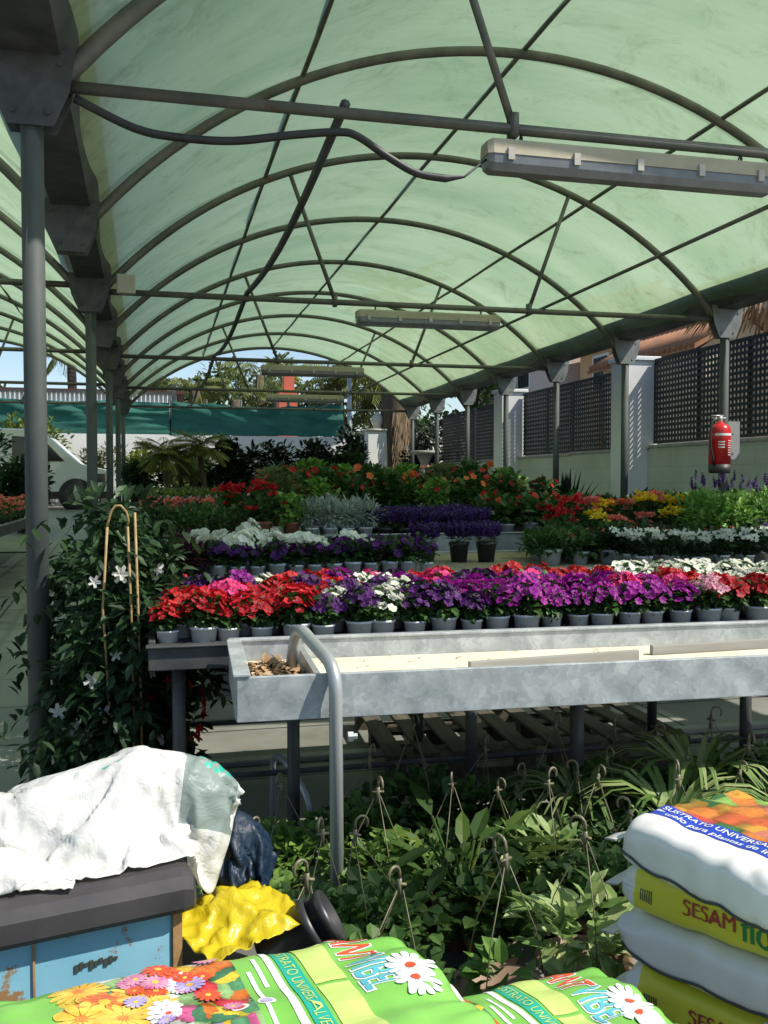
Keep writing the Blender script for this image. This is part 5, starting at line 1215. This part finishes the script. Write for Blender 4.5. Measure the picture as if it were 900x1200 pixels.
# big dark trunk with a thatch-like skirt
t = thing('old_palm', 'very thick dark palm trunk with a ragged brown skirt, behind the end of the roof', 'palm', (6.55, 25.6, G))
mb = MB(); mb.tube([(0, 0, 0), (0, 0, 1.2), (0, 0, 2.6), (0, 0, 4.5), (0, 0, 6)], [.36, .34, .38, .46, .5], 14); obj('trunk', mb, 'trunk', t, True); mb = MB()
for i in range(700):
    an = R.uniform(-1.9, 1.0); z = R.uniform(.5, 2.7); mb.leaf(V((math.cos(an) * (.28 + .1 * z / 2), math.sin(an) * .42, z)), V((math.cos(an) * .35 - .12, math.sin(an) * .2, -1)), V((math.cos(an), math.sin(an), 0)), R.uniform(.3, .6), .05)
obj('dead_fronds', mb, 'deadfrond', t); mb = MB()
for i in range(40):
    an = i * 2.4; d = V((math.cos(an), math.sin(an), R.uniform(-.1, 1))); mb.leaf(V((0, 0, 5.9)), d, V((0, 0, 1)), R.uniform(1.4, 2), .4, 0, .15, .35)
obj('crown', mb, 'frond', t)
def shrub(label, loc, rad, leafm, n, seed, L_=.13, W_=.07, name='shrub', group=None, trunk=True):
    rs = random.Random(seed); t = thing(name, label, 'shrub', loc, 0, group)
    mb = MB(); 
    for i in range(4): a = i * 1.6; mb.tube([(.05 * math.cos(a), .05 * math.sin(a), 0), (rad[0] * .35 * math.cos(a), rad[1] * .35 * math.sin(a), rad[2] * 1.1)], [.03, .012], 6)
    obj('stems', mb, 'trunk', t, True); mb = MB()
    for i in range(9):
        c = V((rs.uniform(-.6, .6) * rad[0], rs.uniform(-.6, .6) * rad[1], rad[2] * rs.uniform(.6, 1.5))); mb.cloud(n // 9, c, (rad[0] * .5, rad[1] * .5, rad[2] * .48), L_, W_, 0, .3, .2, rs)
    obj('foliage', mb, leafm, t); return t
shrub('dark clipped shrub right of the small palms', (1.75, 21.6, G), (.55, .6, .95), 'blackleafwall', 1500, 1, .16, .09)
shrub('larger dark rounded shrub in the middle of the back bed', (3.1, 22.0, G), (.95, .7, 1.0), 'blackleafwall', 2300, 2, .16, .09)
shrub('dark shrub at the left foot of the small palms', (-.35, 21.4, G), (.45, .5, .6), 'leafdark', 900, 3, .16, .08)
shrub('grey-green shrub in front of the white finial pillar', (4.35, 21.5, G), (.45, .5, .75), 'leafdark', 1100, 4, .16, .07)
shrub('black-green shrub under the metal pole', (5.05, 24.6, G), (.6, .5, 1.1), 'blackleafwall', 1600, 5, .18, .09)
shrub('dark ivy-covered bush right of the big trunk', (7.0, 24.6, G), (.6, .7, 1.0), 'blackleafwall', 1300, 6, .16, .09)
shrub('yellow-green bush behind the van, against the netting', (-3.3, 27.0, G), (1.1, .6, 1.3), 'leafyellow', 1900, 7, .2, .08)
shrub('yellow-green bush left of the van windscreen, partly behind the nearest post', (-5.2, 27, G), (1.0, .7, 1.5), 'leafolive', 1900, 8, .2, .08)
shrub('feathery bush between the van bonnet and the white wall', (-1.7, 27.1, G), (.5, .5, 1.0), 'leafolive', 1200, 9, .18, .04)
shrub('dark shrub hiding the side of the van', (-2.35, 17.2, .62), (.5, .6, .85), 'leafdark', 1500, 10, .14, .06)
shrub('second dark shrub hiding the rear of the van, left edge', (-3.2, 17.8, .65), (.6, .6, 1.0), 'leafdark', 1500, 11, .14, .06)
shrub('yellow-green bush against the white wall, just past the steel posts', (-.7, 27.0, G), (.6, .5, .95), 'leafyellow', 1300, 15, .18, .07)
shrub('olive bush against the white wall, behind the small palms', (.75, 26.8, G), (.8, .5, .85), 'leafolive', 1500, 16, .18, .08)
shrub('low dark shrub between the small palms and the clipped one', (1.2, 23.6, G), (.4, .4, .6), 'leafdark', 900, 17, .15, .07)
for i, (x, y, hh, lab) in enumerate(((.15, 21.0, 1.35, 'small potted palm, the left of the pair in front of the white wall'), (.95, 21.2, 1.5, 'small potted palm, the right of the pair in front of the white wall'), (.5, 22.4, 1.15, 'low palm between the pair of small palms'))):
    palm(lab, (x, y, G), hh, .72, 60, 'frond', 30 + i, .06, 'small palms by the white wall', .11)
rs = random.Random(5)
mb = MB()
for i in range(26):
    mb.cloud(110, (6.8 + rs.uniform(-.25, .25), 26.2 + i * .5, G + rs.uniform(.6, 2.3)), (.5, .5, .6), .2, .12, 0, .3, .2, rs)
t = thing('hedge', 'tall dark hedge running back beyond the farthest lattice panel', 'hedge', (1.2, -.9, 0)); obj('foliage', mb, 'blackleafwall', t)
# back boundary: white wall, green netting, white railing, low building
t = thing('back_wall', 'white rendered wall at the far end of the nursery, below the green netting', 'wall', (0, 28, 0)); mb = MB(); mb.box(-14, 0, G - .3, 6.1, .25, 2.86); obj('masonry', mb, 'whitewall', t)
def netmat():
    m, nt, b = nodes('green_netting'); f = noise_tex(nt, 1.3, 5, stretch=(1, 1, 3)); c = ramp(nt, f, [(.35, (.03, .14, .11)), (.65, (.05, .21, .16))]); nt.links.new(c, b.inputs['Base Color']); b.inputs['Roughness'].default_value = .8
    t = nt.nodes.new('ShaderNodeBsdfTranslucent'); nt.links.new(c, t.inputs[0]); mx = nt.nodes.new('ShaderNodeMixShader'); mx.inputs[0].default_value = .5; nt.links.new(b.outputs[0], mx.inputs[1]); nt.links.new(t.outputs[0], mx.inputs[2]); nt.links.new(mx.outputs[0], nt.nodes['Material Output'].inputs['Surface']); return m
mnet = netmat()
def netting(x0, x1, label, seed, sagx):
    mb = MB(); nx, nz = 160, 30
    for i in range(nx + 1):
        u = i / nx; x = x0 + (x1 - x0) * u; top = 3.86 - .12 * sagx * math.sin(PI * u) ** 2 - .05 * abs(math.sin(u * 14))
        for j in range(nz + 1):
            v = j / nz; z = 2.88 + (top - 2.88) * v
            y = 28.05 - .2 * sagx * v * abs(math.sin(u * 9 + v * 5)) - .3 * noise.noise(V((x * .9 + seed, z * 2.6 + x * .5, seed))) * v - .16 * abs(noise.noise(V((x * .5, z * 5 + x * .9 * sagx, 7)))) * (.4 + v) - .1 * abs(math.sin(z * 8 + x * 1.3 + 2 * noise.noise(V((x, 0, 3))))) * max(0, v - .3) * sagx
            mb.vert((x, y, z))
    for i in range(nx):
        for j in range(nz): k = i * (nz + 1) + j; mb.face((k, k + 1, k + nz + 2, k + nz + 1))
    t = thing('shade_netting', label, 'netting', (0, 0, 0), 0, 'green netting on the back wall'); obj('net', mb, mnet, t, True)
    n = 5
    for i in range(n + 1): mb = MB(); x = x0 + (x1 - x0) * i / n; mb.tube([(x, 28.14, 2.865), (x, 28.14, 3.95)], .03, 8); obj('post', mb, 'darksteel', t, True)
netting(-14, .3, 'flat green netting on the back wall, left of the small palms', 1, .15)
netting(.35, 5.5, 'creased green netting sagging along the back wall under the arch opening', 4, 1.)
t = thing('railing', 'white vertical bar railing above the green netting on the left', 'railing', (0, 0, 0)); mb = MB()
for i in range(110): x = -13.5 + i * .126; mb.box(x, 28.4, 3.7, x + .03, 28.43, 4.1)
obj('bars', mb, 'inkwhite', t); mb = MB(); mb.box(-13.6, 28.38, 4.1, .45, 28.46, 4.15); mb.box(.38, 28.36, 2.13, .5, 28.48, 4.4); obj('rail', mb, 'darksteel', t)
t = thing('low_building', 'low white building with a reddish roof edge behind the railing on the left', 'building', (-16, 33, 0)); mb = MB(); mb.box(0, 0, 0, 16.6, 6, 4.5); obj('wall', mb, 'whitewall', t)
mb = MB(); mb.box(-.3, -.35, 4.502, 16.9, 6.3, 4.6); obj('roof', mb, mat('dark_red_roof', (.09, .035, .028), (.07, .03, .025), 3, .9), t)
t = thing('brick_chimney', 'terracotta coloured chimney block rising above the green netting', 'chimney', (4.5, 33, 0)); mterra = mat('terracotta_render', (.62, .15, .09), (.52, .12, .07), 3, .9)
mb = MB(); mb.box(-.33, 0, G, .33, .6, 4.75); mb.box(-.14, .1, 4.752, .24, .5, 5.35); bev(obj('shaft', mb, mterra, t), .01); mb = MB(); mb.box(-.2, .05, 5.352, .3, .55, 5.42); bev(obj('cap', mb, mterra, t), .01)
mb = MB(); mb.box(-.04, -.004, 4.0, .05, -.0005, 4.45); obj('flue_slot', mb, 'black', t)
mb = MB(); mb.tube([(5.55, 27.2, G), (5.55, 27.2, 5.0)], .07, 10); tag(obj('metal_pole', mb, 'tube', smooth=True), 'thin pale metal pole at the right end of the creased netting', 'pole')
t = thing('finial_pillar', 'white pillar topped with a pale stone finial, left of the big dark trunk', 'pillar', (6.02, 25.4, G)); mb = MB(); mb.box(-.3, 0, 0, .36, .5, 2.12); bev(obj('shaft', mb, 'whitewall', t), .01)
mb = MB(); mb.box(-.34, -.04, 2.121, .4, .54, 2.18); mb.lathe([(0, 2.18), (.16, 2.18), (.14, 2.22), (.09, 2.26), (.15, 2.34), (.17, 2.45), (.14, 2.56), (.07, 2.62), (.05, 2.66), (.02, 2.7), (0, 2.7)], (.03, .25, 0), 16); obj('finial', mb, mat('pale_stone', (.62, .58, .48), (.5, .47, .39), 6, .9), t, True)
t = thing('bird_bath', 'stone bird bath with a flat dish on a pedestal, right of the big dark trunk', 'bird bath', (6.45, 22.2, G)); mb = MB(); mb.lathe([(0, 1.36), (.33, 1.38), (.36, 1.42), (.36, 1.47), (.3, 1.47), (0, 1.43)], n=24); obj('dish', mb, 'concrete', t, True)
mb = MB(); mb.lathe([(.24, 0), (.26, .1), (.14, .2), (.11, .6), (.14, 1.0), (.1, 1.15), (.2, 1.36)], n=16); obj('pedestal', mb, 'concrete', t, True)
# van
t = thing('van', 'white van with its bonnet showing between the posts, parked beyond the tiled aisle', 'van', (-1.2, 24.1, G)); pr = [(0, .32), (.02, .75), (-.1, .98), (-.75, 1.14), (-1.55, 1.9), (-1.9, 2.0), (-4.6, 2.02), (-4.75, 1.7), (-4.8, .4), (-4.7, .3)]
mb = MB(); n = len(pr)
for yy, k in ((0, 0), (.06, 1), (1.74, 1), (1.8, 0)):
    for (x, z) in pr: mb.vert((x - (.0 if k else .05), yy, z if k or z < 1.2 else z - .05))
for j in range(3):
    for i in range(n): mb.face((j * n + i, j * n + (i + 1) % n, (j + 1) * n + (i + 1) % n, (j + 1) * n + i))
mb.face(range(n)); mb.face([3 * n + i for i in range(n)][::-1]); bev(obj('body', mb, mat('white_paint', (.76, .77, .79), (.72, .73, .75), 2, .25), t), .02)
mglass = mat('dark_glass', (.02, .025, .03), (.03, .035, .04), 3, .08)
mb = MB(); mb.quad((-.86, .1, 1.165 + .012), (-.86, 1.7, 1.165 + .012), (-1.52, 1.66, 1.87 + .012), (-1.52, .14, 1.87 + .012)); obj('windscreen', mb, mglass, t)
mb = MB(); mb.quad((-1.08, -.006, 1.2), (-1.62, .001 - .007, 1.78), (-2.3, -.007, 1.82), (-2.3, -.006, 1.2)); obj('side_window', mb, mglass, t)
mb = MB(); mb.box(-2.2, -.014, .62, -2.08, -.006, .65); obj('door_handle', mb, 'black', t)
mb = MB(); mb.box(-.4, -.008, .68, -.12, .0, .9); obj('headlight', mb, mglass, t)
mb = MB(); mb.box(-4.6, -.016, .28, .03, -.004, .45); obj('sill_trim', mb, 'black', t)
for x in (-.82, -3.7):
    X9 = Matrix.Rotation(math.radians(90), 3, 'X'); mb = MB(); mb.lathe([(.2, -.1), (.29, -.1), (.33, -.06), (.33, .06), (.29, .1), (.2, .1)], (x, .03, .33), 24, 0, X9); wh = obj('wheel', mb, 'black', t, True)
    mb = MB(); mb.lathe([(0, .06), (.06, .09), (.1, .07), (.17, .06), (.2, .1), (.215, .1), (.2, .02)], (x, .0, .33), 20, 0, X9); obj('rim', mb, 'darksteel', wh, True)
    mb = MB(); mb.lathe([(0, .02), (.42, .02), (.42, .008), (0, .008)], (x, .0, .36), 24, 0, X9); obj('wheel_arch', mb, 'black', t, True)
# pink flowers on the aisle bench
pr = lowplant('pink_geranium', 'leaf', ('coral', 12, .04, 'pom'), 130, .14, .17)
k = 0
for i in range(4):
    for j in range(8):
        k += 1; PL.put(pr, (-3.2 + i * .42, 10.85 + j * .45, 1.0005), R.random() * 6, 'pink flowered pot plant across the aisle, %s row, %s from the bench edge' % (ORD[j + 1], ORD[i + 1]), R.uniform(.95, 1.2), 'pink flowers across the aisle')
# drop prototypes that were never placed
for o in [o for o in COL.objects if o.parent is None and o.type == 'EMPTY' and o.get('label') in ('petunia', 'basket', 'x') or (o.parent is None and o.get('label') == o.name.split('.')[0])]:
    for c in list(o.children): bpy.data.objects.remove(c)
    bpy.data.objects.remove(o)
